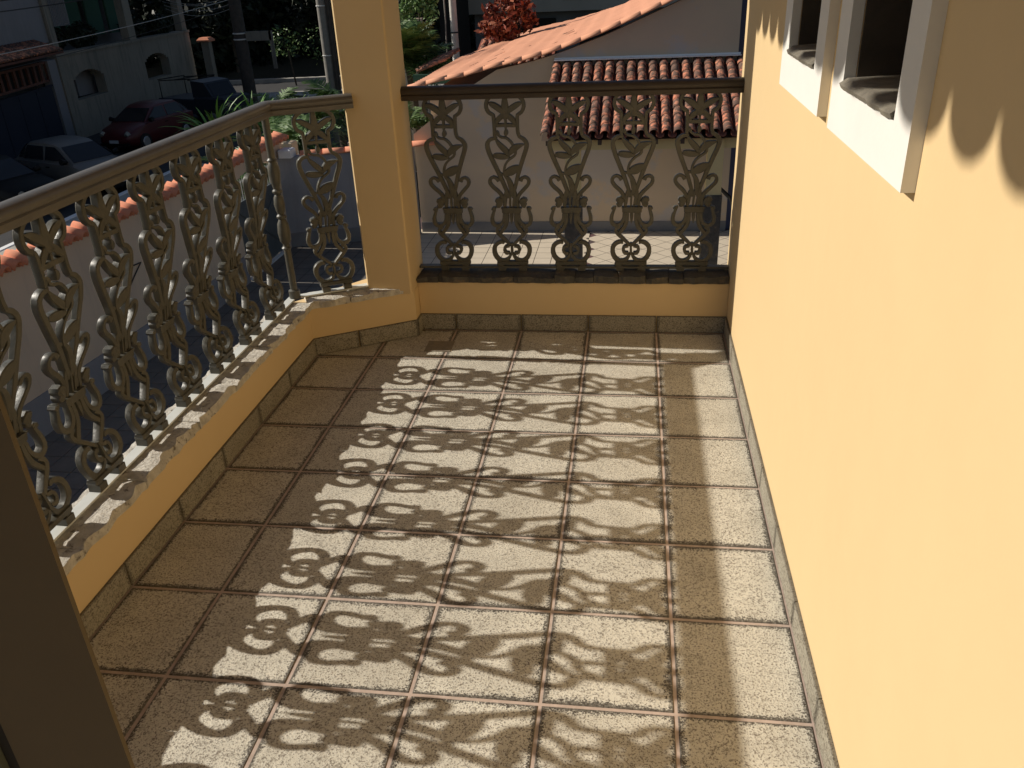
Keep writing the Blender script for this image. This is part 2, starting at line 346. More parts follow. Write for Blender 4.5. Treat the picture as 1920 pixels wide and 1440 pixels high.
# ------------------------------------------------------------------ stone coping pieces
def stone(parent, p0, p1, a_in, a_out, z0, z1, mat, seed, amp=.012, name='coping_stone', tilt=0.0):
    # a slab piece from p0 to p1 (xy line), spanning a_in (room side, +normal) to a_out
    p0 = Vector(p0); p1 = Vector(p1); d = (p1-p0); L = d.length; d.normalize(); n = Vector((-d.y, d.x))
    nx = max(3, int(L/.022)); ny = 5; b = MB(); r = random.Random(seed)
    dz = r.uniform(-.004, .004); da = r.uniform(-.006, .006)
    for i in range(nx+1):
        t = i/nx; s = L*t
        endc = .010*max(0, 1-min(s, L-s)/.018)*r.uniform(.3, 1.2)
        e = amp*hnoise(s*14+seed, seed*1.7)+amp*.7*hnoise(s*45+seed, 3)-endc+da
        eo = amp*.5*hnoise(s*20+seed, 8)
        row = []
        for j in range(ny+1):
            u = j/ny; a = (a_in+e)*(1-u)+(a_out-eo)*u
            z = z1+dz+tilt*(t-.5)+.0045*hnoise(s*30+seed, a*40, 5)-(.001+.004*abs(hnoise(s*25, seed)) if j == 0 else 0)-(.004 if j == ny else 0)-endc*.4
            q = p0+d*s+n*a; row.append((q.x, q.y, z))
        q = p0+d*s+n*(a_in+e*.4-.004-.006*abs(hnoise(s*40, seed, 2))); q2 = p0+d*s+n*(a_out)
        row = [(q.x, q.y, z0-.004*abs(hnoise(s*33, seed, 7)))]+row+[(q2.x, q2.y, z0)]; b.v += row
    m = ny+3
    for i in range(nx):
        for j in range(m-1): b.f.append((i*m+j, i*m+j+1, (i+1)*m+j+1, (i+1)*m+j))
        b.f.append((i*m+m-1, i*m, (i+1)*m, (i+1)*m+m-1))
    b.f += [tuple(range(m-1,-1,-1)), tuple(nx*m+k for k in range(m))]
    return part(name, b, mat, parent)
# ------------------------------------------------------------------ left parapet (straight run and canted corner)
CX, CY = -1.640, .015; DD = Vector((.871, .491)); DN = Vector((-.491, .871))
lp = thing('parapet_wall', 'low yellow parapet on the left with a canted corner and chipped pale stone coping', 'wall', (-1.69, -1.2, 0))
poly = [(-1.785, -4.6), (CX, -4.6), (CX, CY), (-1.189, CY+.451*.5637), (-1.189, .50), (-1.44, .50), (-1.785, .065)]
part('wall', MB().prism(poly, -.35, .236), M['wall'], lp)
yy = -2.95; cuts = []
rr = random.Random(3)
edges = [-2.95, -2.55, -2.16, -1.83, -1.49, -1.12, -.83, -.47, -.21, .035]
for k in range(len(edges)-1):
    stone(lp, (-1.69, edges[k]+.001), (-1.69, edges[k+1]-.001), -.060, .098, .237, .268, M['stone'], k+1, amp=.026)
# left normal of +y direction is -x, so a_in is negative (room side)
dg0 = Vector((-1.69, .035))+DN*.0
for k, (a, b_) in enumerate(((0.004, .20), (.204, .47))):
    p = Vector((CX, CY))+DD*a+DN*.05; q = Vector((CX, CY))+DD*b_+DN*.05
    stone(lp, p, q, -.058, .098, .2375, .267, M['stone'], 20+k, amp=.022)
baseboard(lp, (CX, CY), (CX, -4.5), [CY+k*T for k in range(0, 14)])
baseboard(lp, (-1.189, CY+.451*.5637), (CX, CY), [.30, .0])
baseboard(lp, (-1.189, .342), (-1.189, CY+.451*.5637), [])
# ------------------------------------------------------------------ corner pillar
pil = thing('corner_pillar', 'square yellow corner pillar rising between the two railings', 'pillar', (-1.30, .36, .236))
part('shaft', MB().prism([(-1.404,.228),(-1.196,.228),(-1.189,.235),(-1.189,.493),(-1.196,.50),(-1.404,.50),(-1.412,.492),(-1.412,.236)], .238, 2.9), M['wall'], pil)
# ------------------------------------------------------------------ back parapet
bp = thing('parapet_wall', 'low yellow parapet across the back with thick dark stone coping', 'wall', (-.43, .42, 0))
part('wall', MB().box(-1.187, XW-.001, .352, .50, -.35, .252), M['wall'], bp)
be = [-1.187, -1.055, -.955, -.705, -.61, -.485, -.435, -.395, -.31, -.19, -.075, .045, .165, .333]
be = [-1.187, -1.08, -.93, -.70, -.50, -.40, -.31, -.19, -.06, .05, .12, .333]
for k in range(len(be)-1):
    stone(bp, (be[k+1]-.001, .425), (be[k]+.001, .425), .090, -.085, .256, .292+random.uniform(-.008, .006), M['slate'], 40+k, amp=.019, tilt=random.uniform(-.012, .012))
baseboard(bp, (XW-.002, .352), (-1.187, .352), [XW-.002-k*T for k in range(0, -5, -1)])
# ------------------------------------------------------------------ ornaments
ORN=[(1.0,[(2.1,1136.0,17.7),(-32.5,1133.8,17.7),(-63.5,1123.0,17.7),(-83.6,1102.3,17.8),(-88.0,1077.2,17.8),(-78.8,1053.6,17.9),(-54.8,1038.2,17.9)]),
(1.0,[(2.1,1136.0,17.7),(34.4,1132.2,17.6),(64.4,1120.0,17.6),(82.1,1098.5,17.7),(84.7,1073.4,17.7),(73.9,1050.3,17.8),(54.8,1039.0,17.8)]),
(1.0,[(-56.6,1043.3,16.3),(-55.0,1001.9,16.3),(-54.6,962.2,16.4),(-55.0,935.9,16.5)]),
(1.0,[(54.1,1042.9,16.2),(52.9,999.8,16.3),(53.4,960.2,16.4),(61.2,935.8,16.4)]),
(1.0,[(-44.7,934.4,14.8),(-72.0,930.8,18.1),(-89.7,915.9,20.7),(-92.4,891.1,21.6),(-82.8,855.5,21.7),(-66.7,812.4,21.0),(-48.5,766.4,20.3),(-30.6,715.0,19.6),(-14.8,664.6,18.0),(-9.8,637.5,16.4)]),
(1.0,[(55.3,942.1,15.6),(79.5,927.3,18.9),(92.0,904.6,21.4),(85.9,873.7,21.5),(71.8,836.2,21.6),(56.3,793.4,20.9),(43.3,754.3,20.2),(30.4,709.8,18.7),(16.4,664.3,17.1),(12.0,637.4,16.3)]),
(1.2,[(-0.9,1131.1,18.5),(-1.8,1106.2,24.2),(-1.9,1079.1,33.9),(-2.0,1051.9,37.3),(-2.1,1028.4,24.4)]),
(1.2,[(-79.0,1095.6,5.7),(-60.9,1088.2,23.5),(-38.9,1075.3,28.3),(-17.0,1058.1,26.7),(0.8,1040.1,20.3)]),
(1.2,[(79.1,1092.0,5.6),(59.4,1085.5,23.4),(36.7,1073.6,28.3),(13.7,1057.4,26.7),(-3.3,1040.2,20.3)]),
(1.2,[(-48.2,997.0,8.2),(-39.3,1013.5,23.6),(-24.2,1028.9,26.0),(-3.1,1044.1,20.3)]),
(1.2,[(44.5,995.2,8.1),(36.0,1012.0,23.6),(20.9,1028.0,26.0),(-1.1,1044.1,20.3)]),
(1.3,[(-17.4,1046.4,36.5),(-2.5,1038.2,40.6),(13.3,1045.7,36.5)]),
(1.0,[(-54.5,993.2,18.0),(-4.9,993.8,18.0),(48.5,991.2,17.9)]),
(1.0,[(-0.8,1028.4,12.2),(-1.7,993.0,11.4),(-1.4,975.1,11.5)]),
(1.2,[(-1.4,975.1,10.6),(-0.8,959.2,21.3),(-3.5,943.1,10.7)]),
(1.2,[(-47.3,968.0,13.9),(-41.5,957.9,17.2),(-35.8,945.7,12.3)]),
(1.0,[(-37.8,946.6,11.5),(-21.6,937.3,11.5),(-3.1,934.9,12.3),(16.9,918.2,12.4),(30.4,893.2,12.4),(39.0,870.3,12.4),(32.7,850.4,12.5),(10.8,834.9,11.7),(-9.4,813.7,11.7),(-20.4,785.7,11.8),(-20.5,757.3,11.8),(-6.1,728.3,12.7),(3.9,698.7,12.8),(2.6,650.9,11.2)]),
(1.1,[(-53.1,933.0,6.6),(-39.7,910.9,19.8),(-22.0,890.0,27.3),(-4.1,871.0,26.5),(10.4,849.0,7.5)]),
(1.1,[(-68.1,854.4,16.7),(-53.5,851.7,27.5),(-32.6,848.4,31.7),(-11.7,846.0,25.8),(10.1,843.5,6.7)]),
(1.1,[(80.7,902.7,5.8),(61.8,898.1,19.8),(38.5,889.0,33.9),(21.2,874.7,30.7),(5.4,850.8,8.3)]),
(1.1,[(55.2,797.7,16.7),(35.7,788.5,36.1),(13.9,776.6,45.4),(-5.8,767.2,36.2),(-25.7,756.1,10.1)]),
(1.1,[(-23.5,757.3,9.3),(-7.5,739.5,18.6),(3.4,710.1,26.4),(7.8,678.2,25.6),(3.7,646.4,11.2)]),
(1.0,[(-42.3,764.2,12.7),(-25.6,757.4,12.7)]),
(1.0,[(-50.1,725.2,24.6),(-60.2,738.8,17.0),(-75.6,746.1,16.1),(-91.4,736.0,17.0),(-94.0,715.7,17.9),(-79.8,693.7,18.8),(-57.6,671.9,18.9),(-42.6,649.0,18.9),(-34.9,615.2,19.0)]),
(1.0,[(53.5,724.0,24.6),(60.8,738.7,16.9),(78.1,744.3,16.0),(92.3,731.6,16.9),(90.3,709.2,17.8),(72.0,686.7,18.7),(50.9,664.0,18.8),(37.0,643.9,18.9),(28.3,614.7,19.0)]),
(1.0,[(-18.5,673.8,17.1),(-25.4,646.7,18.9),(-31.6,597.0,19.1)]),
(1.0,[(-2.4,669.1,9.4),(-3.5,633.0,9.5),(-4.5,596.8,9.5)]),
(1.0,[(21.3,673.5,17.1),(22.4,646.3,18.9),(20.9,596.6,19.0)]),
(1.0,[(-23.0,651.1,14.6),(-27.9,624.2,14.7),(-32.3,583.3,14.8)]),
(1.0,[(0.0,650.9,8.6),(-4.8,624.0,8.6),(-5.1,583.1,8.7)]),
(1.0,[(17.4,650.8,8.6),(12.6,623.8,8.6),(8.0,583.0,8.7)]),
(1.0,[(37.7,650.6,14.6),(33.0,623.7,14.6),(33.3,582.9,14.7)]),
(1.5,[(-46.1,573.3,28.7),(0.1,574.9,30.4),(46.9,572.7,28.6)]),
(1.7,[(-48.9,585.7,8.7),(0.7,586.7,8.7),(50.9,585.0,8.7)]),
(1.6,[(-72.1,616.4,26.0),(-58.6,622.1,43.2),(-41.8,610.7,26.0)]),
(1.5,[(-57.7,637.0,21.6),(-57.3,606.3,30.3),(-71.1,596.3,26.0)]),
(1.3,[(-95.9,586.5,13.0),(-88.6,582.7,20.9),(-78.2,588.2,13.0)]),
(1.0,[(-77.9,592.7,14.8),(-88.2,565.6,15.7),(-96.5,535.5,19.2),(-92.7,510.3,20.1),(-72.1,498.5,19.3),(-49.8,508.4,18.4),(-37.4,530.9,17.5),(-35.4,561.0,17.4)]),
(1.0,[(-22.1,569.5,18.3),(-23.3,526.5,20.1),(-31.9,496.2,20.1),(-50.3,470.8,18.4),(-63.4,455.2,17.6)]),
(1.0,[(-56.7,496.3,23.7),(-71.1,484.2,18.4),(-73.8,470.8,17.6),(-59.0,453.6,18.4),(-36.5,433.8,16.7),(-16.4,415.3,14.9),(-3.8,403.0,13.2)]),
(1.0,[(-40.7,412.4,8.8),(-47.5,421.5,17.6),(-67.5,417.4,20.2),(-85.1,400.9,22.0),(-88.1,378.2,22.9),(-78.1,355.2,22.1),(-58.3,338.7,22.1),(-36.0,338.7,19.4),(-15.8,351.0,15.9),(-3.4,372.1,13.2)]),
(1.2,[(-11.7,400.9,13.2),(-30.4,400.1,14.9),(-37.3,386.5,15.0),(-28.3,372.9,15.0),(-11.4,374.2,13.2)]),
(1.0,[(-56.2,329.1,35.3),(-63.1,313.7,40.7)]),
(1.6,[(76.1,615.2,25.8),(63.3,621.2,43.0),(45.5,610.0,25.9)]),
(1.5,[(63.9,636.0,21.5),(60.5,605.4,30.2),(73.1,595.4,25.9)]),
(1.3,[(96.6,585.2,13.0),(89.1,581.6,20.8),(79.3,587.1,13.0)]),
(1.0,[(79.5,591.7,14.7),(87.3,564.7,15.6),(94.5,534.6,19.1),(89.9,509.7,20.0),(69.1,498.1,19.2),(47.3,508.1,18.3),(35.7,530.6,17.4),(34.8,560.7,17.4)]),
(1.0,[(21.8,569.3,18.2),(21.6,526.3,20.0),(29.1,496.0,20.1),(47.0,470.6,18.4),(60.5,455.0,17.5)]),
(1.0,[(53.7,496.0,23.6),(67.6,483.8,18.3),(70.4,470.5,17.5),(56.1,453.4,18.4),(34.3,433.8,16.6),(14.7,415.3,14.9),(2.4,403.0,13.2)]),
(1.0,[(39.1,412.4,8.8),(45.6,421.5,17.5),(65.5,417.3,20.1),(83.4,400.9,21.9),(86.8,378.4,22.8),(77.4,355.5,21.9),(57.4,338.9,22.0),(35.2,338.9,19.4),(15.3,351.0,15.8),(2.8,372.1,13.2)]),
(1.2,[(10.4,400.9,13.2),(29.1,400.1,14.9),(36.3,386.6,14.9),(27.7,373.0,14.9),(10.8,374.2,13.2)]),
(1.0,[(55.1,329.3,35.2),(61.7,314.1,40.5)]),
(1.2,[(-0.3,560.8,19.1),(-0.7,535.0,15.7),(-0.7,508.3,3.5)]),
(1.3,[(-0.4,417.4,13.2),(-1.0,396.8,11.4),(0.2,368.0,13.2)]),
(1.0,[(-76.3,329.0,18.6),(-0.4,329.2,18.5),(77.3,329.4,18.5)]),
(1.0,[(-76.9,1142.5,16.1),(2.3,1140.6,16.0),(75.0,1138.9,16.0)])]

def off(z):
    xs = (.25,.31,.36,.42,.48,.57,.66,.74,.85,.95,1.3); ys = (.029,.027,.021,.034,.052,.062,.050,.030,.010,0,0)
    return float(np.interp(z, xs, ys))
def catmull(P, step):
    P = [np.array(p, float) for p in P]; out = []
    if len(P) == 2: P = [P[0], (P[0]+P[1])/2, P[1]]
    Q = [2*P[0]-P[1]]+P+[2*P[-1]-P[-2]]
    for i in range(1, len(Q)-2):
        L = np.linalg.norm((Q[i+1]-Q[i])[:2]); n = max(2, int(round(L/step)))
        for k in range(n):
            t = k/n; out.append(.5*((2*Q[i])+(-Q[i-1]+Q[i+1])*t+(2*Q[i-1]-5*Q[i]+4*Q[i+1]-Q[i+2])*t*t+(-Q[i-1]+3*Q[i]-3*Q[i+1]+Q[i+2])*t**3))
    out.append(Q[-2]); return out
ZSC, ZOF = .985, .0075
def baluster_mesh(extra=0.0):
    b = MB(); NS = 8
    for si, (th, pts) in enumerate(ORN):
        if pts[0][1] < 336: th = 1.6
        pts = [(p[0]/1000, (p[1]/1000)*ZSC+ZOF, p[2]/1000) for p in pts]
        P = catmull(pts, .011); m = len(P); t0 = .0108*th+.00011*((si*7) % 17); vs = []
        for i, p in enumerate(P):
            d = P[min(i+1, m-1)][:2]-P[max(i-1, 0)][:2]; d = d/max(1e-6, np.linalg.norm(d)); nx, nz = -d[1], d[0]
            w = max(.004, p[2])/2*.95
            cap = .8 if i in (0, m-1) else 1.0
            for ca, sa in ((1,.74),(.80,1),(-.80,1),(-1,.74),(-1,-.74),(-.80,-1),(.80,-1),(1,-.74)):
                a = ca*w*cap; o = sa*t0*cap
                u = p[0]+nx*a; z = p[1]+nz*a; z = min(z, 1.118); z -= max(0, .40-z)*.18
                vs.append((u, off(z)+o, z))
        fs = [(i*NS+k, i*NS+(k+1)%NS, (i+1)*NS+(k+1)%NS, (i+1)*NS+k) for i in range(m-1) for k in range(NS)]
        fs += [tuple(range(NS-1,-1,-1)), tuple((m-1)*NS+k for k in range(NS))]
        b.add(vs, fs)
    for s in (-1, 1): b.cbox(min(s*.033, s*.070), max(s*.033, s*.070), -.021+.028, .019+.028, .282, .306, .002)
    me = b.mesh('baluster', M['iron'], True); sharp(me, 30); return me
BAL = baluster_mesh(); BAL2 = BAL.copy(); BAL2.materials.clear(); BAL2.materials.append(M['irondark'])
RAILP = [(-.030,-.028),(-.033,-.018),(-.033,-.008),(-.028,-.003),(-.033,.003),(-.034,.014),(-.028,.024),(-.014,.031),(0,.033),(.014,.031),(.028,.024),(.034,.014),(.033,.003),(.028,-.003),(.033,-.008),(.033,-.018),(.030,-.028)][::-1]
ZR = 1.145; ZBR = .286
def rail_run(parent, path, name='handrail', mat='rail'):
    b = MB().sweep(RAILP, [(x, y, ZR) for x, y in path]); o = part(name, b, M[mat], parent, smooth=True, deg=40); return o
def foot(parent, loc, rz):
    pass
# left railing with its canted end
XR = -1.700; PX, PY = XR, .050
lr = thing('railing', 'ornate cast metal railing along the left side with canted end panel', 'railing', (XR, -1.1, .266))
PE = Vector((PX, PY))+DD*.372
rail_run(lr, [(XR, -3.0), (PX, PY), (PE.x, PE.y)])
part('bottom_bar', MB().sweep([(.019,-.003),(-.019,-.003),(-.019,.004),(.019,.004)], [(XR-.028, -3.0, .277), (PX-.028, PY+.016, .277), (PE.x+.03+DN.x*.028, PE.y+.017+DN.y*.028, .277)]), M['barwhite'], lr)
yb = -.157
for k in range(11):
    link('baluster', BAL, lr, (XR, yb-.2717*k, -.001), (0, 0, PI/2))
DM = Vector((PX, PY))+DD*.195
link('baluster', BAL, lr, (DM.x, DM.y, 0), (0, 0, math.radians(29.4)))
prof = [(.021,.278),(.021,.318),(.013,.324),(.013,.52),(.019,.527),(.013,.535),(.012,.545),(.020,.56),(.023,.60),(.020,.64),(.012,.662),(.018,.67),(.018,.678),(.012,.686),(.016,.70),(.0195,.73),(.017,.76),(.011,.775),(.018,.785),(.018,.793),(.012,.80),(.017,.83),(.022,.87),(.020,.90),(.013,.92),(.019,.928),(.013,.937),(.013,1.112)]
part('corner_post', MB().lathe([(r*1.25, z) for r, z in prof], 16, (PX-.014, PY+.006)), M['iron'], lr, smooth=True)
for k in range(6): pass
# back railing
YB = .410
br = thing('railing', 'ornate cast metal railing across the back of the balcony', 'railing', (-.43, YB, .30))
rail_run(br, [(XW-.002, YB), (-1.205, YB)], mat='railshade')
part('bottom_bar', MB().box(-1.187, XW-.002, YB+.005, YB+.040, .306, .316), M['irondark'], br)
for k in range(5): link('baluster', BAL2, br, (-1.0045+.2905*k, YB-.004, .012), (0, 0, 0))
# ------------------------------------------------------------------ balcony roof with a clay tile eave
rf = thing('balcony_roof', 'balcony roof slab with a clay tile eave over the left edge', 'roof', (-.8, -2, 2.9))
part('ceiling_slab', MB().box(-1.95, .9, -5.2, .55, 2.92, 3.05), M['wall'], rf)
def half_pipe(L, r0, r1, dep, th=.012, n=8, up=True):
    b = MB(); vs = []
    for x, r in ((0, r0), (L, r1)):
        for q in (0, th):
            for k in range(n+1):
                an = PI*k/n; vs.append((x, -math.cos(an)*(r-q), (-1 if not up else 1)*math.sin(an)*(dep-q)))
    m = n+1
    f = []
    for k in range(n):
        f += [(k, k+1, 2*m+k+1, 2*m+k), (m+k+1, m+k, 3*m+k, 3*m+k+1), (k+1, k, m+k, m+k+1), (2*m+k, 2*m+k+1, 3*m+k+1, 3*m+k)]
    f += [(0, 2*m, 3*m, m), (n, m+n, 3*m+n, 2*m+n)]
    return b.add(vs, f)
em = half_pipe(.45, .096, .085, .098, up=False).mesh('eave_tile', M['terra'], True)
for k in range(-2, 27):
    o = link('eave_tile', em, rf, (-2.05, .027-.1925*k, 2.984)); o.rotation_euler = (0, -math.radians(12), 0)
part('eave_cover', MB().box(-1.99, -1.0, -5.2, .55, 3.051, 3.2), M['terra'], rf)
# ------------------------------------------------------------------ door frame beside the camera
dj = thing('door_frame', 'brown door frame standing close at the left edge of the view', 'door frame', (-.7, -3.03, 0))
part('jamb', MB().box(-.727, -.604, -3.005, -3.0, 0, 2.3), M['jamb'], dj)
part('door_gap', MB().box(-.74, -.728, -3.004, -3.001, 0, 2.3), M['black'], dj)
part('door_panel', MB().box(-1.15, -.741, -3.011, -3.001, .005, 2.3), M['leafpanel'], dj)
# ------------------------------------------------------------------ yard paving
yg = part('yard_ground', MB().box(-7.1, 3.2, -6, 13.2, -3.3, -3.006), M['yardgrout']); tag(yg, 'paved yard below the balcony', kind='structure')
pv = []; S3 = .30
for i in range(-23, 10):
    for j in range(4, 41):
        x, y = (i+.5)*S3, (j+.5)*S3
        if x < -6.9 or y > 12.25: continue
        if x > -1.0 and y > 9.4: continue
        if x > -2.2 and y < 9.3: continue
        if x > -5.0 and y < 2.5: continue
        pv.append((x, y, 0, M['patio'] if (x > -4.4 and y > 8.3) else M['yard']))
for i in range(-40, 40):
    for j in range(-40, 40):
        a, b = (i+.5)*S3, (j+.5)*S3; x, y = .7071*(a-b)+.3, .7071*(a+b)+10.8
        if -.95 < x < 1.95 and 9.2 < y < 12.2: pv.append((x, y, PI/4, M['patio']))
def vis(p):
    v = Vector((p[0], p[1], -3))-CAM.location; R = CAM.rotation_euler.to_matrix().inverted()@v
    return abs(R.x/-R.z) < .66 and abs(R.y/-R.z) < .5
pv.sort(key=lambda p: (not vis(p), (Vector((p[0], p[1], -3))-CAM.location).length))
for k, (x, y, r, m) in enumerate(pv[:300]):
    o = link('paving_tile', tile_mesh(S3-.010, S3-.010, .012, m, m.name), yg, (x, y, -2.994+random.uniform(-.001, .001)), (0, 0, r))
for m in (M['patio'], M['yard']):
    sb = MB()
    for x, y, r, mm in pv[300:]:
        if mm is not m: continue
        c, s = math.cos(r)*(S3-.01)/2, math.sin(r)*(S3-.01)/2
        sb.add([(x-c+s, y-s-c, -2.995), (x+c+s, y+s-c, -2.995), (x+c-s, y+s+c, -2.995), (x-c-s, y-s+c, -2.995)], [(0,1,2,3)])
    if sb.f: tag(part('paving_field', sb, m, yg), kind='stuff')
# ------------------------------------------------------------------ boundary wall with tile coping, portal and gate
def bx(y): return -7.07+.0685*y if y < 8 else -6.52+.0*(y-8)
bw = thing('boundary_wall', 'weathered plaster boundary wall along the street with scalloped orange tile coping', 'wall', (-6.75, 5, -3))
wb = MB()
def wall_seg(b, pts, z0, z1, th):
    for (xa, ya), (xb, yb_) in zip(pts[:-1], pts[1:]):
        b.prism([(xa-th, ya), (xa, ya), (xb, yb_), (xb-th, yb_)], z0, z1)
wall_seg(wb, [(bx(-3), -3), (bx(8), 8), (-6.52, 9.22)], -4.2, -1.02, .20)
n = 12                                                             # arched lintel over the gate
for k in range(n):
    a0, a1 = 9.22+1.9*k/n, 9.22+1.9*(k+1)/n; u = (k+.5)/n*2-1
    wb.box(-6.72, -6.52, a0, a1, -1.26-.16*u**4, -1.02)
wb.box(-6.72, -6.52, 11.12, 11.42, -4.2, -1.02)
part('wall', wb, M['bwall'], bw)
part('skirting', MB().prism([(bx(-3), -3), (bx(-3)+.015, -3), (bx(8)+.015, 8), (-6.505, 9.2), (-6.52, 9.2), (bx(8), 8)], -2.99, -2.52), M['gwall'], bw)
ct = half_pipe(.27, .080, .072, .092, .016, 8).mesh('coping_tile', M['terra'], True)
cp = half_pipe(.27, .058, .062, .050, .012, 6, up=False).mesh('pan_tile', M['terra'], True)
y = -2.5
while y < 11.55:
    x = bx(y); o = link('coping_tile', ct, bw, (x+.10, y, -1.065)); o.rotation_euler = (0, -math.radians(17), PI+.05*random.uniform(-1, 1)+.04)
    o = link('pan_tile', cp, bw, (x+.055, y+.092, -1.03)); o.rotation_euler = (0, -math.radians(17), PI+.04)
    y += .184
gt = thing('gate', 'dark steel gate with pale spear points under the arched portal', 'gate', (-6.6, 10, -3))
part('leaf_panel', MB().box(-6.63, -6.60, 9.25, 11.08, -2.96, -1.72), M['gate'], gt)
fb = MB()
for a, b_ in (((9.3, -2.9), (11.05, -1.8)), ((9.3, -1.8), (11.05, -2.9))): fb.tube([(-6.59, a[0], a[1]), (-6.59, b_[0], b_[1])], .012, 4)
for yv in (9.27, 10.17, 11.06): fb.box(-6.60, -6.575, yv-.02, yv+.02, -2.96, -1.72)
part('gate_brace', fb, M['gate'], gt)
sm = MB().tube([(0,0,0),(0,0,.28)], .008, 5).tube([(0,0,.27),(0,0,.30),(0,0,.36)], [.008,.017,.001], 5).mesh('spear', M['spear'])
for k in range(22): link('spear', sm, gt, (-6.615, 9.3+k*.082, -1.72))
tag(part('light_gap', MB().box(-6.60, -6.52, 9.25, 11.1, -3.002, -2.975), M['flash'], gt), None)
gw = thing('garden_wall', 'stained grey wall beside the corner pillar with orange ridge tiles on top', 'wall', (-5.4, 11.5, -3))
part('wall', MB().prism([(-6.52, 11.12), (-4.2, 11.84), (-4.2, 12.04), (-6.52, 11.32)], -4.2, -1.32), M['gwall'], gw)
part('skirting', MB().prism([(-6.5, 11.105), (-4.2, 11.82), (-4.2, 11.84), (-6.5, 11.125)], -2.99, -2.72), M['skirt'], gw)
rt = half_pipe(.44, .115, .10, .085, .014, 8).mesh('ridge_tile', M['terra'], True)
gd = Vector((2.32, .72)).normalized()
for k in range(6):
    c = Vector((-6.15, 11.32))+gd*(.41*k); o = link('ridge_tile', rt, gw, (c.x, c.y, -1.315+.004*k)); o.rotation_euler = (0, 0, math.atan2(gd.y, gd.x))
blk = thing('gate_pier', 'small cream block where the gate portal meets the grey wall', 'pier', (-6.3, 11.3, -1.3))
part('block', MB().cbox(-6.47, -6.24, 11.08, 11.35, -1.32, -1.17, .02), M['flash'], blk)
# ------------------------------------------------------------------ neighbour's house
nh = thing('neighbor_house', "beige neighbouring house with a curved peach tiled roof behind the back railing", 'house', (-1, 14, -3))
TOP = [(-4.22,-.28),(-3.54,-.14),(-3.2,-.09),(-2.57,.06),(-1.9,.19),(-1.58,.27),(-1.31,.35),(-.65,.57),(-.34,.69),(.51,1.03),(1.64,1.50)]
wt = [(-4.2,-3.3),(1.62,-3.3)]+[(x, z-.09) for x, z in TOP[::-1] if x > -3.1 and x < 1.6]+[(-3.2,-.38),(-3.57,-.68),(-4.2,-1.12)]
wt[2] = (1.62, 1.40) if False else wt[2]
part('wall', MB().xprism([(-4.2,-3.3),(1.62,-3.3),(1.62,1.40)]+wt[2:], 12.12, 12.34), M['nbwall'], nh)
part('skirting', MB().box(-4.2, 1.62, 12.105, 12.119, -2.99, -2.80), M['skirt'], nh)
YF = {-4.22: 17.2, -3.54: 20.5, -3.2: 22.3, -2.57: 22.0, -1.9: 21.5, -1.58: 21.2, -1.31: 21.0, -.65: 19.5, -.34: 19.0, .51: 18.5, 1.64: 18.5}
rb = MB(); xs_ = [t[0] for t in TOP]; zs_ = [t[1] for t in TOP]; NXR = 110; NYR = 230; rg = []
for i in range(NXR+1):
    x = xs_[0]+(xs_[-1]+2.0-xs_[0])*i/NXR; z = float(np.interp(x, xs_+[3.7], zs_+[2.35])); yf = float(np.interp(x, xs_, [YF[a] for a in xs_]))
    for j in range(NYR+1):
        t = j/NYR; y = 12.08+(yf-12.08)*t
        rb.v.append((x, y, z+.012*hnoise(x*3, y*1.2)+.016*(1-((x+5)/.36) % 1.0)+.018*abs(math.sin(PI*y/.21))-.02))
for i in range(NXR):
    for j in range(NYR): a = i*(NYR+1)+j; rb.f.append((a, a+NYR+1, a+NYR+2, a+1))
b0 = len(rb.v)
roof = part('roof', rb, M['peach'], nh, smooth=True)
part('eave_board', MB().box(-4.24, -4.16, 12.3, 17.0, -.40, -.30), M['peach'], roof)
part('back_wall', MB().box(-3.9, 4.5, 12.4, 17.0, -3.3, -.45), M['nbwall'], nh)
dm = half_pipe(.26, .012, .006, .008, .003, 3).mesh('loose_tile_edge', M['oldclay'])
for k in range(16):
    x = random.uniform(-3.6, .6); y = random.uniform(12.6, 16.5); z = float(np.interp(x, xs_, zs_))+.012*hnoise(x*3, y*1.2)
    o = link('tile_edge', dm, roof, (x, y, z-.002)); o.rotation_euler = (0, -math.atan(.36), .06); o.scale = (random.uniform(.3, 1), 1, 1)
def on_top(x): return float(np.interp(x, xs_+[3.7], zs_+[2.35]))
vt = half_pipe(.40, .070, .066, .072, .010, 8).mesh('verge_tile', M['peach'], True)
x = -4.2
while x < 2.0:
    z = on_top(x); sl = math.atan2(on_top(x+.3)-z, .3); o = link('verge_tile', vt, nh, (x, 12.07, z-.035)); o.rotation_euler = (0, -sl, 0); x += .36*math.cos(sl)
# ------------------------------------------------------------------ porch with weathered tile roof
po = thing('porch', 'porch with a weathered clay tile roof on dark slate clad posts against the beige wall', 'porch', (0, 11, -3))
YT, ZTp, YE, ZE = 12.10, .03, 9.72, -.765
sl = math.atan2(ZTp-ZE, YT-YE); Ls = math.hypot(ZTp-ZE, YT-YE); NC = 10; st = Ls/NC
cv = [half_pipe(st*1.22, .077, .064, .070, .012, 8).mesh('cover_tile', M['oldclay'], True) for _ in range(1)]
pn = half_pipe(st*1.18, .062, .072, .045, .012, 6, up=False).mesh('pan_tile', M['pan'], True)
XC0 = -1.485; SPC = .1855; NCOL = 18
for c in range(NCOL):
    x = XC0+c*SPC
    for r in range(NC):
        s = r*st; y = YE+math.cos(sl)*s; z = ZE+math.sin(sl)*s
        o = link('cover_tile', cv[0], po, (x+random.uniform(-.006, .006), y, z+.012)); o.rotation_euler = (0, -(sl-.035), PI/2+random.uniform(-.02, .02))
        if c < NCOL-1:
            o = link('pan_tile', pn, po, (x+SPC/2, y-.02, z-.008)); o.rotation_euler = (0, -(sl-.03), PI/2)
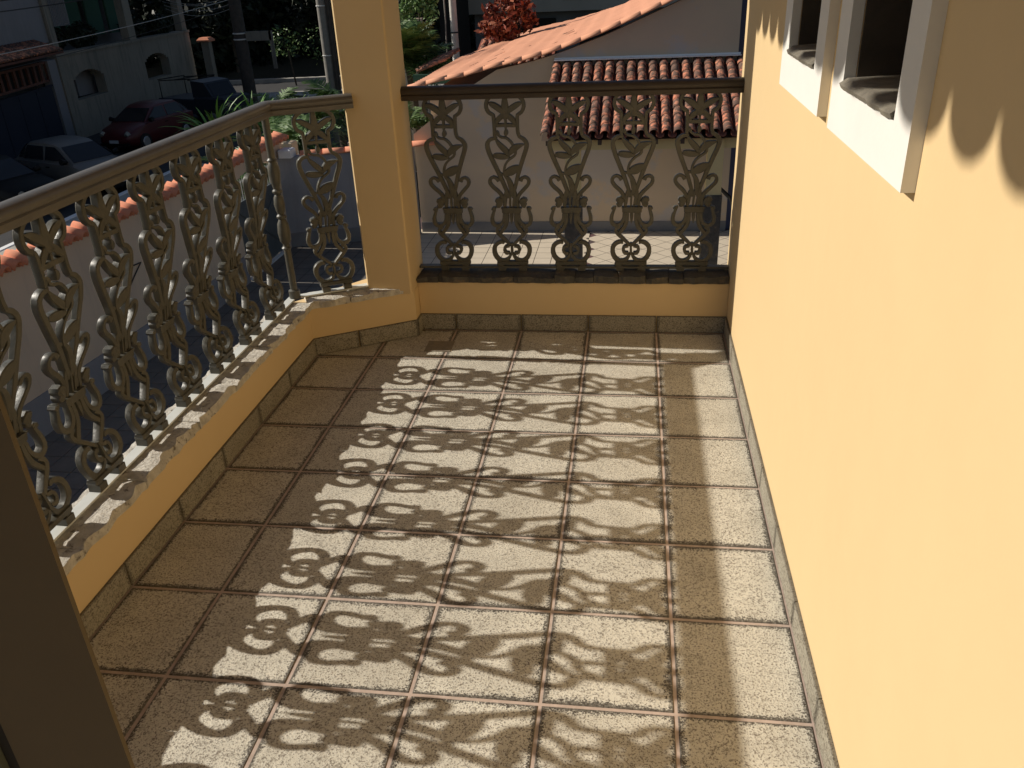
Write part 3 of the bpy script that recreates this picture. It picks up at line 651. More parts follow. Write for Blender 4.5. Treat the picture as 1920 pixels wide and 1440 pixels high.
part('flashing', MB().box(-1.53, 1.66, 11.98, 12.115, .098, .112).box(-1.53, 1.66, 12.098, 12.118, .08, .14), M['flash'], po)
part('roof_board', MB().add([(-1.55, YE+.06, ZE-.08), (1.66, YE+.06, ZE-.08), (1.66, YT, ZTp-.07), (-1.55, YT, ZTp-.07)], [(0,1,2,3)]), M['rafter'], po)
for xr in (-1.45, -.64, -.22, .22, .62, 1.18, 1.55): 
    b = MB().add([(xr-.03, YE+.02, ZE-.15), (xr+.03, YE+.02, ZE-.15), (xr+.03, YT, ZTp-.14), (xr-.03, YT, ZTp-.14), (xr-.03, YE+.02, ZE-.075), (xr+.03, YE+.02, ZE-.075), (xr+.03, YT, ZTp-.075), (xr-.03, YT, ZTp-.075)], [(0,3,2,1),(4,5,6,7),(0,1,5,4),(1,2,6,5),(2,3,7,6),(3,0,4,7)])
    part('rafter', b, M['rafter'], po)
part('beam', MB().box(-1.40, 1.62, 9.90, 10.04, -1.02, -.86), M['post'], po)
for xp in (-1.07, 1.14):
    p_ = part('post', MB().box(xp-.12, xp+.12, 9.86, 10.10, -1.74, -.87), M['post'], po)
    part('slate_cladding', MB().cbox(xp-.14, xp+.14, 9.84, 10.12, -3.0, -1.74, .01), M['slate'], p_)
hr = thing('handrail', 'black stair handrail fixed to the beige wall near the right post', 'handrail', (1.6, 11.6, -2.2))
part('bar', MB().tube([(1.42, 11.6, -2.05), (1.60, 11.55, -2.20), (1.66, 11.5, -2.45), (1.68, 11.5, -3.0)], .022, 6).tube([(1.42, 11.7, -2.10), (1.62, 11.6, -2.28)], .015, 6), M['black'], hr, smooth=True)
dw = thing('dark_wall', 'narrow dark blue grey wall edge at the right end of the beige house', 'wall', (1.9, 12.2, -3))
part('wall', MB().box(1.64, 3.4, 12.30, 12.5, -3.3, 3.0), M['bluew'], dw)
# ------------------------------------------------------------------ foliage builders
def leaves(n, c, r, size, shape=1.0, seed=0, hollow=.55, up=.3, clumps=0):
    g = np.random.default_rng(seed); d = g.normal(size=(n, 3)); d /= np.linalg.norm(d, axis=1)[:, None]
    rad = g.uniform(hollow, 1.0, n)[:, None]; P = d*rad
    if clumps:
        cc = g.normal(size=(clumps, 3)); cc /= np.linalg.norm(cc, axis=1)[:, None]; cc *= g.uniform(.35, .85, clumps)[:, None]
        P = cc[g.integers(0, clumps, n)]+d*g.uniform(.08, .38, n)[:, None]
    P = P*np.array(r)+np.array(c)
    nrm = d*.6+g.normal(size=(n, 3))*.6+np.array([0, 0, up]); nrm /= np.linalg.norm(nrm, axis=1)[:, None]
    t = np.cross(nrm, g.normal(size=(n, 3))); t /= np.linalg.norm(t, axis=1)[:, None]; b = np.cross(nrm, t)
    s = size*g.uniform(.6, 1.3, n)[:, None]
    V = np.concatenate([P-t*s, P+b*s*.38*shape, P+t*s, P-b*s*.38*shape], axis=1).reshape(-1, 3)
    return V
def mesh_quads(name, V, mat):
    me = bpy.data.meshes.new(name); nv = len(V); me.vertices.add(nv); me.vertices.foreach_set('co', np.asarray(V, np.float32).ravel())
    nf = nv//4; me.loops.add(nv); me.loops.foreach_set('vertex_index', np.arange(nv, dtype=np.int32)); me.polygons.add(nf)
    me.polygons.foreach_set('loop_start', np.arange(0, nv, 4, dtype=np.int32)); me.polygons.foreach_set('loop_total', np.full(nf, 4, dtype=np.int32))
    me.materials.append(mat); me.update(calc_edges=True); return me
def frond_mesh(L, w, nl, droop, mat, seed, lw=.016, name='frond'):
    r = random.Random(seed); b = MB(); pts = []
    for i in range(9):
        t = i/8; pts.append((L*(t*.9), 0, L*(.55*t-droop*t*t)))
    b.tube(pts, [.014*(1-t/9) +.003 for t in range(9)], 4)
    for i in range(nl):
        t = .12+.86*i/nl; x = L*t*.9; z = L*(.55*t-droop*t*t); ll = w*math.sin(PI*min(1, t*.95+.05))**.6*r.uniform(.85, 1.1)
        for s in (-1, 1):
            a = r.uniform(.45, .75); ex = x+ll*a*.8; ey = s*ll*.85; ez = z-ll*r.uniform(-.05, .45); q = lw*.5
            b.add([(x-q, 0, z), (x+q, 0, z), ((x+ex)/2+q*1.6, ey*.5, (z+ez)/2+ll*.08), (ex, ey, ez), ((x+ex)/2-q*1.6, ey*.5, (z+ez)/2+ll*.08)], [(0,1,2,4),(2,3,4)])
    return b.mesh(name, mat)
def palm(name, label, cat, loc, trunk_h, L, nf, seed, mat='palm', group=None, w=.5, droop=.75, lw=.02, el=(.1, 1.2)):
    t = thing(name, label, cat, loc, 0, group); r = random.Random(seed)
    if trunk_h > .05: part('trunk', MB().tube([loc, (loc[0]+.03, loc[1], loc[2]+trunk_h*.6), (loc[0], loc[1], loc[2]+trunk_h)], [.13, .10, .12], 8), M['bark'], t)
    ms = [frond_mesh(L*k, w*L, 34, droop, M[mat], seed*7+i, lw) for i, k in enumerate((.85, 1.0, 1.12))]
    for i in range(nf):
        o = link('frond', ms[i % 3], t, (loc[0], loc[1], loc[2]+trunk_h)); o.rotation_euler = (r.uniform(-.2, .2), -r.uniform(*el)+.45, 2*PI*i/nf*1.618*2+r.uniform(-.2, .2))
    return t
def strap_mesh(L, w, seed):
    r = random.Random(seed); b = MB(); dr = r.uniform(.25, .8); vs = []; n = 6
    for i in range(n+1):
        t = i/n; x = L*t*.75; z = L*(t*.95-dr*t*t); q = w*math.sin(PI*min(.98, t*.8+.2))*.75+.003
        vs += [(x, -q, z+q*.4), (x, 0, z), (x, q, z+q*.4)]
    return b.add(vs, [(i*3+k, i*3+k+1, i*3+k+4, i*3+k+3) for i in range(n) for k in range(2)]).mesh('leaf', M['strap'])
def strap_plant(label, loc, L, n, seed, group):
    t = thing('strap_leaf_plant', label, 'plant', loc, 0, group); r = random.Random(seed); ms = [strap_mesh(L*k, .05, seed+i) for i, k in enumerate((.7, .85, 1, 1.1))]
    for i in range(n):
        o = link('leaf', ms[i % 4], t, (loc[0]+r.uniform(-.12, .12), loc[1]+r.uniform(-.12, .12), loc[2])); o.rotation_euler = (r.uniform(-.3, .3), r.uniform(-.7, .35), r.uniform(0, 2*PI))
    return t
def tree(name, label, cat, base, h, crown_c, crown_r, n, size, mat, seed, clumps=14, tr=.12, group=None, core=True):
    t = thing(name, label, cat, base, 0, group); r = random.Random(seed); b = MB()
    top = Vector(crown_c); b0 = Vector(base); mid = (b0+top)/2+Vector((r.uniform(-.2, .2), r.uniform(-.2, .2), 0))
    b.tube([b0, mid, top], [tr, tr*.75, tr*.35], 7)
    for k in range(6):
        an = r.uniform(0, 2*PI); st_ = b0.lerp(top, r.uniform(.5, .9)); en = top+Vector((math.cos(an)*crown_r[0]*.7, math.sin(an)*crown_r[1]*.7, r.uniform(-.3, .6)*crown_r[2])); b.tube([st_, (st_+en)/2+Vector((0,0,.1)), en], [tr*.4, tr*.25, tr*.08], 5)
    part('trunk', b, M['bark'], t, smooth=True)
    V = leaves(n, crown_c, crown_r, size, 1, seed, .5, clumps=clumps); link('crown', mesh_quads('crown', V, M[mat]), t)
    return t

cd_ = thing('conduit_pipe', 'thin dark conduit bent across the boundary wall', 'pipe', (-6.7, 6, -1.8))
part('pipe', MB().tube([(bx(5.75)+.02, 5.75, -1.66), (bx(6.4)+.02, 6.40, -1.70), (bx(6.02)+.02, 6.02, -1.95)], .012, 5), M['darkpole'], cd_)
# ------------------------------------------------------------------ street and hillside
stt = part('street', MB().box(-70, -6.75, -30, 75, -4.4, -4.0), M['asphalt']); tag(stt, 'asphalt street below the boundary wall', kind='structure')
pvm = part('pavement', MB().box(-14.75, -6.76, -30, 23.0, -4.01, -3.87), M['pavement']); tag(pvm, 'worn street pavement with pale kerb', kind='structure')
kb = part('kerb', MB().cbox(-14.95, -14.752, -30, 23.2, -4.01, -3.85, .02), M['flash']); tag(kb, 'pale kerb', kind='structure')
fp = part('far_pavement', MB().prism([(-22, 37.2), (-10, 39.5), (-10, 42.0), (-22, 40.2)], -4.02, -3.9), M['pavement']); tag(fp, 'sunlit pavement at the street bend', kind='structure')
fp2 = part('far_kerb', MB().prism([(-26, 44.9), (-8, 47.2), (-8, 47.6), (-26, 45.4)], -4.02, -3.8), M['pavement']); tag(fp2, 'far kerb under the trees', kind='structure')
hb = MB(); gx, gy = 40, 16
for i in range(gx+1):
    for j in range(gy+1):
        x = -75+125*i/gx; y0 = 48+(0 if x < -8 else 0); y = y0+52*j/gy; hb.v.append((x, y, -4.05+16*(j/gy)**.8+1.2*hnoise(x*.15, y*.15)*(j > 0)))
for i in range(gx):
    for j in range(gy): a = i*(gy+1)+j; hb.f.append((a, a+gy+1, a+gy+2, a+1))
hs = part('hillside', hb, M['earth']); tag(hs, 'dark wooded hillside behind the street', kind='structure')
bgd = part('ground', MB().box(-80, 80, -40, 100, -4.8, -4.42), M['earth']); tag(bgd, 'dark ground around the houses', kind='structure')
V = []
for k in range(46):
    x = -62+ (k % 23)*3.4+random.uniform(-1, 1); y = 51+(k//23)*6+random.uniform(-1.5, 1.5); zc = -1.5+(k//23)*3+random.uniform(-1, 1)
    V.append(leaves(2300, (x, y, zc), (3.4, 2.4, 3.6), .34, 1.3, 100+k, .55))
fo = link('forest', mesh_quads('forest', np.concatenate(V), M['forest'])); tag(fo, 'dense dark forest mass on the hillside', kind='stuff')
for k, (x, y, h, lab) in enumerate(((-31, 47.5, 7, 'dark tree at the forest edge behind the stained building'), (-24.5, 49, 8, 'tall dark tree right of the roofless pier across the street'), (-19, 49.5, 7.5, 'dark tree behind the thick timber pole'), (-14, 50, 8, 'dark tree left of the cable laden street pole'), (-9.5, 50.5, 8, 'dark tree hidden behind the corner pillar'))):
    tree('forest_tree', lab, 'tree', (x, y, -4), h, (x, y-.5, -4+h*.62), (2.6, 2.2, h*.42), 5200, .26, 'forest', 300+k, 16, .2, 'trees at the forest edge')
# pale flowering sprays
V = np.concatenate([leaves(260, (-19.3, 44.0, -1.7), (1.0, .8, .9), .10, 1, 5), leaves(120, (-17.6, 44.0, -1.9), (.8, .6, 1.1), .09, 1, 6)])
fs_ = thing('flowering_shrub', 'shrub with pale glinting leaves beside the thick timber pole', 'shrub', (-19, 44, -4)); part('stem', MB().tube([(-19, 44, -4), (-19.2, 44, -2)], .05, 5), M['bark'], fs_)
link('foliage', mesh_quads('foliage', V, M['palm']), fs_)
# ------------------------------------------------------------------ stained building with arched openings
def fx(y): return -22.35-.069*(y-28.48)
sbd = thing('stained_building', 'stained grey building across the street with two arched wall openings', 'building', (-23, 34, -4))
def arch_wall(b, y0, y1, holes, z0, z1, xfun, th):
    # a wall in y-z with arched holes (ya, yb, sill, spring, top), drawn as vertical strips
    cutsy = [y0, y1]
    for h in holes: cutsy += list(np.linspace(h[0], h[1], 13))
    cutsy = sorted(set(cutsy))
    def pr(a, c, za, zb): b.add([(xfun(a), a, za), (xfun(c), c, za), (xfun(c)-th, c, za), (xfun(a)-th, a, za), (xfun(a), a, zb), (xfun(c), c, zb), (xfun(c)-th, c, zb), (xfun(a)-th, a, zb)], [(0,1,2,3),(4,7,6,5),(0,4,5,1),(1,5,6,2),(2,6,7,3),(3,7,4,0)])
    for a, c in zip(cutsy[:-1], cutsy[1:]):
        m_ = (a+c)/2; h = next((h for h in holes if h[0] < m_ < h[1]), None)
        if h is None: pr(a, c, z0, z1)
        else:
            u = abs((m_-(h[0]+h[1])/2)/((h[1]-h[0])/2)); zt = h[3]+(h[4]-h[3])*math.sqrt(max(0, 1-u*u))
            pr(a, c, z0, h[2]); pr(a, c, zt, z1)
b = MB(); arch_wall(b, 28.5, 40.9, [(29.15, 31.55, -2.57, -1.98, -1.52), (35.42, 37.95, -2.57, -1.95, -1.48)], -4.1, -.85, fx, .45)
part('wall', b, M['bld'], sbd)
part('coping', MB().prism([(fx(28.5)+.06, 28.5), (fx(40.9)+.06, 40.9), (fx(40.9)-.5, 40.9), (fx(28.5)-.5, 28.5)], -.849, -.74), M['bld'], sbd)
nb_ = part('niche_back', MB().box(-23.9, -23.6, 28.9, 32.0, -3.2, -1.0), M['black'], sbd)
part('niche_panel', MB().box(-23.4, -23.3, 30.6, 31.9, -2.6, -1.6), M['bldw'], sbd)
part('niche_back', MB().box(-24.2, -24.0, 35.0, 37.4, -3.2, -1.0), M['bldw'], sbd)
for ya, yb_ in ((28.5, 28.85), (34.6, 35.25), (40.3, 40.85)): part('pillar', MB().prism([(fx(ya)-.05, ya), (fx(yb_)-.05, yb_), (fx(yb_)-.42, yb_), (fx(ya)-.42, ya)], -.739, 2.4), M['bld'], sbd)
part('upper_wall', MB().prism([(-26.2, 28.5), (-26.6, 40.9), (-27, 40.9), (-26.7, 28.5)], -4, 3.9), M['house2d'], sbd)
part('shade_storey', MB().prism([(fx(28.5), 28.5), (fx(40.9), 40.9), (-26.0, 40.9), (-26.0, 28.5)], 2.4, 3.9), M['bld'], sbd)  # unseen storey, added above the view so the building shades the street
cm_ = MB()
for k in range(26): cm_.box(-24.02, -23.98, 29.4+k*.11, 29.47+k*.11, .1, 1.9)
part('corrugated_panel', cm_.box(-24.06, -24.02, 29.4, 32.3, .1, 1.9), M['bldw'], sbd)
for k in range(4): part('shutter', MB().box(-25.9, -25.8, 33.0+k*1.7, 34.2+k*1.7, -.6, 2.0), M['green'], sbd)
tp = thing('terrace_plants', 'row of dark potted shrubs on the terrace of the stained building', 'plants', (-23.6, 34, -.8)); tp['category'] = 'shrub'
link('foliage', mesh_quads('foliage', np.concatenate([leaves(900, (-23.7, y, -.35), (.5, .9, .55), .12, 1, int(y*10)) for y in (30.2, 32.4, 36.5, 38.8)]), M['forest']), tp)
# ------------------------------------------------------------------ white building, canopy, lattice and blue gate
def wx(y): return -22.3+.2155*(28.3-y)
wbd = thing('white_building', 'pale rendered building at the upper left behind the tiled canopy', 'building', (-22, 24, -4))
part('wall', MB().prism([(wx(16)-1.2, 16), (wx(28.45)-1.2, 28.45), (wx(28.45)-1.5, 28.45), (wx(16)-1.5, 16)], -4, 4.0), M['bldw'], wbd)
part('upper_wall', MB().prism([(wx(16)-.02, 16), (wx(28.4)-.02, 28.4), (wx(28.4)-1.1, 28.4), (wx(16)-1.1, 16)], -.3, 4.0), M['bldw'], wbd)
part('corner_post', MB().prism([(wx(28.1)+.12, 28.1), (wx(28.45)+.12, 28.45), (wx(28.45)-.3, 28.45), (wx(28.1)-.3, 28.1)], -4, 4.0), M['bld'], wbd)
cn = thing('tiled_canopy', 'small dark red tiled canopy over the blue gate', 'canopy', (-21.3, 24, -.5))
part('canopy_board', MB().prism([(wx(19)+.9, 19), (wx(27.2)+.9, 27.2), (wx(27.2), 27.2), (wx(19), 19)], -.62, -.55), M['brown'], cn)
cc = half_pipe(1.0, .10, .09, .09, .015, 6).mesh('canopy_tile', M['oldclay'], True)
yk = 19.0
while yk < 27.1:
    o = link('canopy_tile', cc, cn, (wx(yk)+.95, yk, -.52)); o.rotation_euler = (0, -math.radians(20), PI+.21); yk += .215
lt = thing('brown_lattice', 'dark brown timber lattice above the blue gate', 'lattice', (-21.3, 24, -1.3))
def wq(b, ya, yb_, za, zb, o0, o1): b.prism([(wx(ya)+o1, ya), (wx(yb_)+o1, yb_), (wx(yb_)+o0, yb_), (wx(ya)+o0, ya)], za, zb)
for za, zb in ((-.98, -.90), (-1.62, -1.54)):
    b = MB(); wq(b, 19, 27.4, za, zb, -.12, -.04); part('rail', b, M['brown'], lt)
for k in range(17):
    b = MB(); wq(b, 19+k*.52, 19.16+k*.52, -1.54, -.98, -.13, -.05); part('slat', b, M['brown'], lt)
b = MB(); wq(b, 19, 27.4, -1.7, -.8, -.6, -.5); part('backing', b, M['black'], lt)
bg = thing('blue_gate', 'dark blue sheet steel gate at the left behind the pale car', 'gate', (-21.5, 24, -4))
for k in range(6):
    b = MB(); wq(b, 19+k*1.38, 20.34+k*1.38, -3.98, -1.8, -.05, .0); part('gate_panel', b, M['bluegate'], bg)
b = MB(); wq(b, 19, 27.4, -1.799, -1.74, -.07, .03); part('top_rail', b, M['bluegate'], bg)
b = MB(); wq(b, 27.35, 28.08, -4, -.9, -.3, .05); gp = thing('gate_column', 'grey plaster column right of the blue gate', 'column', (-22, 27.7, -4)); part('shaft', b, M['bldw'], gp)
rp = thing('stone_pier', 'slim grey pier with an orange clay cap beside the stained building', 'pier', (-22.6, 41.3, -4))
part('shaft', MB().cbox(-22.75, -22.35, 41.1, 41.5, -4, -1.35, .02), M['bld'], rp); part('cap', MB().cbox(-22.9, -22.2, 40.95, 41.65, -1.349, -1.15, .12), M['terra'], rp)
# ------------------------------------------------------------------ poles and cables
def pole(name, label, x, y, z0, z1, r0, r1, mat, n=12):
    t = thing(name, label, 'pole', (x, y, z0)); part('shaft', MB().tube([(x, y, z0), (x, y, (z0+z1)/2), (x, y, z1)], [r0, (r0+r1)/2, r1], n), M[mat], t, smooth=True); return t
p1_ = pole('utility_pole', 'thick dark timber pole in front of the shaded hillside', -17.9, 35.4, -4, 5.5, .30, .25, 'darkpole')
part('bracket', MB().box(-17.6, -16.4, 35.3, 35.42, -1.0, -.6).box(-16.5, -16.35, 35.3, 35.42, -2.2, -.6), M['bld'], p1_)
for z in (-.7, -.95): part('band', MB().lathe([(.30, z), (.32, z+.01), (.32, z+.05), (.30, z+.06)], 12, (-17.9, 35.4)), M['spear'], p1_)
p2_ = pole('utility_pole', 'weathered street pole with cables strapped down its side left of the corner pillar', -10.9, 26.9, -4, 6, .17, .14, 'pole')
for k, (dx, r) in enumerate(((.20, .035), (.27, .05), (.34, .03))): part('conduit', MB().tube([(-10.9+dx, 26.85, -3.9), (-10.9+dx, 26.85, 6)], r, 6), M['darkpole'], p2_, smooth=True)
for z in (-2.6, -1.0, .6): part('strap', MB().lathe([(.175, z), (.18, z+.005), (.18, z+.03), (.175, z+.035)], 12, (-10.9, 26.9)), M['spear'], p2_)
p3_ = pole('utility_pole', 'pale grey pole rising behind the peach roof', -4.92, 20.2, -3, 5, .105, .085, 'palepole')
part('downpipe', MB().tube([(-5.12, 20.1, -3), (-5.14, 20.1, -.2), (-5.12, 20.1, .35), (-5.16, 20.1, 5)], .02, 6), M['pole'], p3_); part('clip', MB().lathe([(.106, .05), (.112, .055), (.112, .08), (.106, .085)], 12, (-4.92, 20.2)), M['cable'], p3_)
def cable(label, a, b_, sag, r=.02, mat='cable', group='overhead cables'):
    a = Vector(a); b_ = Vector(b_); pts = [a.lerp(b_, t/14)-Vector((0, 0, sag*4*(t/14)*(1-t/14))) for t in range(15)]
    o = part('overhead_cable', MB().tube(pts, r, 5), M[mat]); tag(o, label, 'cable', group)
cable('thick dark cable crossing the pale building highest of all', (-24, 8, 3.6), (-17.8, 35.3, 3.9), .5, .05)
cable('upper of the two thin dark cables across the pale building', (-20, 8, 1.4), (-17.8, 35.3, 2.2), .5, .018)
cable('lower of the two thin dark cables across the pale building', (-19.5, 8, 1.1), (-17.8, 35.3, 1.95), .5, .018)
cable('pale bare wire sloping across the first arched opening', (-17, 8, -.1), (-17.8, 35.3, .8), .25, .012, 'cable2')
cable('faint cable just under the pale bare wire', (-17, 8, -.5), (-17.8, 35.3, .55), .3, .01)
cable('cable running from the timber pole to the strapped street pole', (-17.8, 35.3, 3.0), (-10.9, 26.9, 3.2), .4, .02)
for k in range(6):
    cable(('topmost', 'second', 'third', 'fourth', 'fifth', 'lowest')[k]+' shiny wire of the tangle left of the timber pole', (-22.6+k*.05, 37.5, 1.2-.16*k), (-17.9, 35.4, 1.3-.17*k), .25+.05*(k % 3), .012, 'cable2', 'tangle of shiny wires')
# ------------------------------------------------------------------ cars
def car(name, label, loc, rz, paint, kind='hatch', seed=0):
    t = thing(name, label, 'car', loc, rz); L, W, H = 3.95, 1.66, 1.46
    b = MB(); prof = [(-1.97,.42,.78,.62),(-1.93,.30,.92,.76),(-1.6,.20,.97,.82),(-.8,.18,.96,.83),(.4,.18,.95,.83),(1.0,.18,.93,.82),(1.55,.20,.82,.78),(1.88,.28,.66,.66),(1.98,.36,.52,.52)]
    NSc = 10
    for x, zb, zt, w in prof:
        b.v += [(x, -w*.86, zb), (x, -w, zb+.10), (x, -w, (zb+zt)/2+.05), (x, -w*.965, zt-.04), (x, -w*.86, zt), (x, w*.86, zt), (x, w*.965, zt-.04), (x, w, (zb+zt)/2+.05), (x, w, zb+.10), (x, w*.86, zb)]
    for i in range(len(prof)-1):
        for k in range(NSc): b.f.append((i*NSc+k, i*NSc+(k+1)%NSc, (i+1)*NSc+(k+1)%NSc, (i+1)*NSc+k))
    b.f += [tuple(range(NSc-1,-1,-1)), tuple((len(prof)-1)*NSc+k for k in range(NSc))]
    part('body', b, M[paint], t, smooth=True, world=False, deg=50)
    zl, zr = .95, H; Bx = (-1.80, 1.02); Rx = (-1.25, .22); wb_, wr = .77, .58
    g = MB(); pr = [(Bx[0], zl-.02, wb_*.94, 0), (Rx[0]-.1, zr-.10, wr*.95, 0), (Rx[0]+.12, zr, wr, 0), (-.4, zr+.025, wr+.01, 0), (Rx[1]-.12, zr-.01, wr, 0), (Rx[1]+.06, zr-.07, wr*.98, 0), (Bx[1], zl-.03, wb_*.92, 0)]
    for x, z, w, _ in pr: g.v += [(x, -(wb_ if 1 else w), zl-.03), (x, -w, z-.03), (x, -w*.86, z), (x, w*.86, z), (x, w, z-.03), (x, wb_, zl-.03)]
    for i in range(len(pr)-1):
        for k in range(5): g.f.append((i*6+k, i*6+k+1, (i+1)*6+k+1, (i+1)*6+k))
    part('roof', g, M[paint], t, smooth=True, world=False, deg=40)
    def quad(nm, pts, mt=M['glass'], th=.008):
        P = [Vector(p) for p in pts]; nn = (P[1]-P[0]).cross(P[2]-P[0]).normalized()*th; c = sum(P, Vector())/len(P)
        bb = MB(); k_ = len(P); bb.add([p for p in P]+[p+nn for p in P], [tuple(range(k_-1,-1,-1)), tuple(range(k_, 2*k_))]+[(i, (i+1)%k_, k_+(i+1)%k_, k_+i) for i in range(k_)])
        return part(nm, bb, mt, t, world=False)
    def wy(z): return wb_+(wr-wb_)*(z-zl)/(zr-zl)+.004
    for s in (-1, 1):
        for a, b_, c, d in ((.95, .20, -.28, -.28), (-.36, -.36, -1.18, -1.35)):
            pts = [(a-.10 if a > 0 else a, s*wy(1.0), 1.0), (b_-.05, s*wy(1.37), 1.37), (c, s*wy(1.37), 1.37), (d, s*wy(1.0), 1.0)]
            quad('side_window', pts if s < 0 else pts[::-1])
        quad('quarter_window', ([(-1.43, s*wy(1.02), 1.02), (-1.25, s*wy(1.32), 1.32), (-1.33, s*wy(1.28), 1.28), (-1.60, s*wy(1.02), 1.02)])[::(1 if s < 0 else -1)])
    def xs(z): return .28+(1.02-.28)*(1-(z-.92)/(1.39-.92))+.01
    quad('windscreen', [(xs(.97), -.66, .97), (xs(.97), .66, .97), (xs(1.36), .53, 1.36), (xs(1.36), -.53, 1.36)])
    quad('rear_window', [(-1.80, .62, 1.02), (-1.80, -.62, 1.02), (-1.42, -.5, 1.36), (-1.42, .5, 1.36)])
    for x in (-1.22, 1.24):
        for s in (-1, 1):
            w = part('wheel', MB().tube([(x, s*.66, .30), (x, s*.84, .30)], .30, 18), M['tyre'], t, world=False)
            part('rim', MB().tube([(x, s*.835, .30), (x, s*.852, .30)], [.20, .18], 12), M['rim'], w, world=False)
    for s in (-1, 1):
        part('headlight', MB().tube([(1.80, s*.55, .66), (1.93, s*.53, .62)], [.12, .08], 8), M['lamp'], t, world=False)
        part('tail_light', MB().box(-1.965, -1.90, s*.66-.07, s*.66+.07, .72, .92), M['redp'], t, world=False)
        part('mirror', MB().tube([(.78, s*.80, 1.00), (.80, s*.95, 1.04)], [.07, .09], 8), M['blackp'], t, world=False)
        part('door_handle', MB().box(-.20, -.05, s*.835-.01, s*.835+.01, .80, .83), M['blackp'], t, world=False)
    part('number_plate', MB().box(1.975, 1.99, -.2, .2, .36, .47), M['plate'], t, world=False)
    part('bumper', MB().box(1.90, 2.0, -.6, .6, .26, .36), M['blackp'], t, world=False)
    return t
car('parked_car', 'pale silver hatchback parked in the shade by the blue gate', (-16.95, 20.2, -4), math.radians(-22), 'silver')
M['glassb'] = M['blackp']
car('parked_car', 'black hatchback standing in front of the pale silver one', (-17.9, 17.75, -4), math.radians(-16), 'blackp')
car('parked_car', 'dark red hatchback parked below the arched openings', (-18.7, 27.5, -4), math.radians(-98), 'redp')
# open sided dark vehicle with a roof rack
jv = thing('utility_vehicle', 'dark open backed vehicle with a raised rack at the end of the stained building', 'car', (-18.6, 32.3, -4), math.radians(-20))
jb = MB().cbox(-1.9, .2, -.85, .85, .45, 1.05, .04).cbox(.2, 1.9, -.8, .8, .45, 1.15, .08); part('body', jb, M['navy'], jv, world=False)
part('cab', MB().xprism([(.1, 1.1), (1.25, 1.1), (.85, 1.72), (.1, 1.78)], -.72, .72), M['navy'], jv, world=False)
part('windscreen', MB().add([(1.22, -.62, 1.16), (1.22, .62, 1.16), (.92, .58, 1.66), (.92, -.58, 1.66)], [(0,1,2,3)]), M['glass'], jv, world=False)
rk = MB()
for s in (-.7, .7): rk.tube([(-1.8, s, 1.0), (-1.8, s, 1.75), (.1, s, 1.85)], .025, 5)
for x in (-1.8, -.9, 0): rk.tube([(x, -.75, 1.8), (x, .75, 1.8)], .022, 5)
part('rack', rk, M['black'], jv, world=False)
for x in (-1.2, 1.25):
    for s in (-1, 1):
        w = part('wheel', MB().tube([(x, s*.68, .36), (x, s*.88, .36)], .36, 16), M['tyre'], jv, world=False); part('rim', MB().tube([(x, s*.875, .36), (x, s*.89, .36)], .2, 10), M['rim'], w, world=False)
for s in (-1, 1): part('headlight', MB().tube([(1.88, s*.55, .85), (1.93, s*.55, .85)], .10, 8), M['lamp'], jv, world=False)
# ------------------------------------------------------------------ street plants behind the boundary wall
for k, (x, y, z, L, n, lab) in enumerate(((-12.05, 20.0, -2.75, 1.7, 60, 'sunlit bright green strap leaved clump above the left rail'), (-11.6, 21.6, -2.7, 1.5, 44, 'strap leaved clump just right of the brightest one'), (-10.9, 21.0, -2.75, 1.2, 30, 'small strap leaved clump near the railing corner'))):
    strap_plant(lab, (x, y, z), L, n, 60+k, 'strap leaved plants along the street')
    part('stem', MB().tube([(x, y, -3.9), (x+.05, y, z)], [.12, .09], 7), M['bark'], [o for o in bpy.data.objects if o.get('label') == lab][0])
PL = [((-8.3, 13.4, -3.9), 1.7, 1.35, 18, 'dark green cycad showing above the orange coping near the corner post'), ((-8.2, 15.8, -3.9), 1.7, 1.5, 20, 'cycad with glossy fronds directly behind the railing corner'), ((-8.6, 18.4, -3.9), 1.8, 1.5, 18, 'cycad behind the canted railing panel'),
      ((-9.6, 23.6, -3.9), 1.6, 1.6, 18, 'low palm left of the strapped street pole'), ((-12.3, 25.0, -3.9), 1.3, 1.4, 16, 'low palm above the rail corner in front of the far pavement'), ((-8.4, 11.2, -3.9), 1.5, 1.1, 16, 'small cycad above the middle of the orange coping')]
for k, (loc, th, L, n, lab) in enumerate(PL): palm('cycad', lab, 'palm', loc, th, L, n, 80+k, group='palms and cycads along the street', w=.30, lw=.035)
palm('palm_tree', 'feathery palm between the corner pillar and the pale pole', 'palm', (-5.55, 17.6, -3), 2.45, 1.35, 44, 91, w=.34, lw=.026, droop=.55, el=(.0, 1.5))
palm('palm_tree', 'small palm whose fronds show just below the back handrail', 'palm', (-4.75, 13.6, -3), 1.7, .85, 20, 92, w=.32, lw=.022, el=(.1, 1.3))
tree('green_shrub', 'tall shrub with small glinting leaves above the feathery palm', 'shrub', (-6.0, 20.6, -3), 3.4, (-5.95, 20.6, .55), (.8, .6, .75), 1500, .075, 'leaf', 33, 12, .05)
tree('red_shrub', 'red leaved shrub standing behind the peach roof', 'shrub', (-3.35, 19.6, -2.2), 2.6, (-3.32, 19.6, .34), (.72, .6, .85), 1900, .10, 'red', 34, 16, .05)
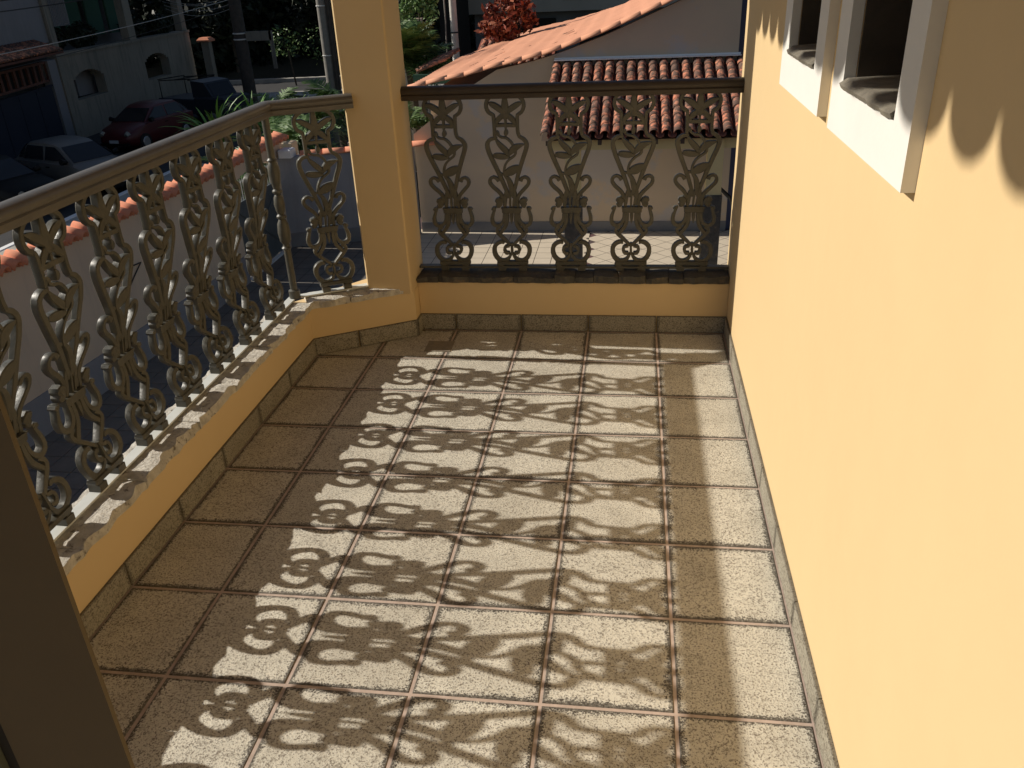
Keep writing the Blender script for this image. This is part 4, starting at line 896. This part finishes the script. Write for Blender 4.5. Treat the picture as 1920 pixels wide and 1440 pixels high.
# ------------------------------------------------------------------ houses further back
h2 = thing('background_house', 'shaded cream house with a dark ground floor behind the red shrub', 'house', (-2, 31, -3))
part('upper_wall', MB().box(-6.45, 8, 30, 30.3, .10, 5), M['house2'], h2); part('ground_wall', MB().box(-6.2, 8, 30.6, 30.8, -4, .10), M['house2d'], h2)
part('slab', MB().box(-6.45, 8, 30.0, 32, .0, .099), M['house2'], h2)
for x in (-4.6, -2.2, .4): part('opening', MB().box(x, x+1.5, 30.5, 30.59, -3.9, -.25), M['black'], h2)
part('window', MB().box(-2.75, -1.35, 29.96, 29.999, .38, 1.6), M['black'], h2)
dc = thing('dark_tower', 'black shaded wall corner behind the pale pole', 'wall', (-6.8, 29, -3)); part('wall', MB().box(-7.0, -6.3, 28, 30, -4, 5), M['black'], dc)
ra = thing('low_tile_roof', 'low dark clay tile roof behind the far edge of the peach roof', 'roof', (-3.6, 21.5, -.4))
part('roof_board', MB().add([(-4.7, 21.0, -.95), (-2.4, 21.0, -.95), (-2.4, 23.2, -.34), (-4.7, 23.2, -.34)], [(0,1,2,3)]), M['pan'], ra)
rm = half_pipe(.5, .09, .08, .08, .012, 6).mesh('cover_tile', M['oldclay'], True)
for c in range(10):
    for r_ in range(4): o = link('cover_tile', rm, ra, (-4.55+c*.21, 21.0+r_*.5, -.93+.14*r_)); o.rotation_euler = (0, -.27, PI/2)
rb_ = thing('orange_roof_corner', 'small orange tile roof corner left of the pale pole', 'roof', (-5, 17, -.4))
for r_ in range(5):
    o = link('cover_tile', rm, rb_, (-5.15+.05*r_, 16.6+.16*r_, -.52+.035*r_)); o.rotation_euler = (0, -.3, .35)
    o.scale = (1.5, 1, 1)
part('fascia', MB().box(-5.2, -4.3, 16.4, 16.46, -.75, -.55), M['green'], rb_)
gwl = thing('ochre_wall', 'short ochre wall seen between the corner pillar and the shrub', 'wall', (-7.2, 24, -3)); part('wall', MB().box(-9, -6.7, 24, 24.2, -4, .25), M['bwall'], gwl)
fnc = thing('bar_fence', 'pale bar fence between beige piers beyond the garden wall', 'fence', (-7, 15, -3.9))
for x in (-8.0, -6.35): part('pier', MB().cbox(x, x+.35, 14.6, 14.95, -3.95, -1.7, .02), M['bwall'], fnc)
bm = MB().tube([(0,0,0),(0,0,1.5)], .014, 5).mesh('bar', M['spear'])
for k in range(13): link('bar', bm, fnc, (-7.6+k*.1, 14.78, -3.4))
wtr = None
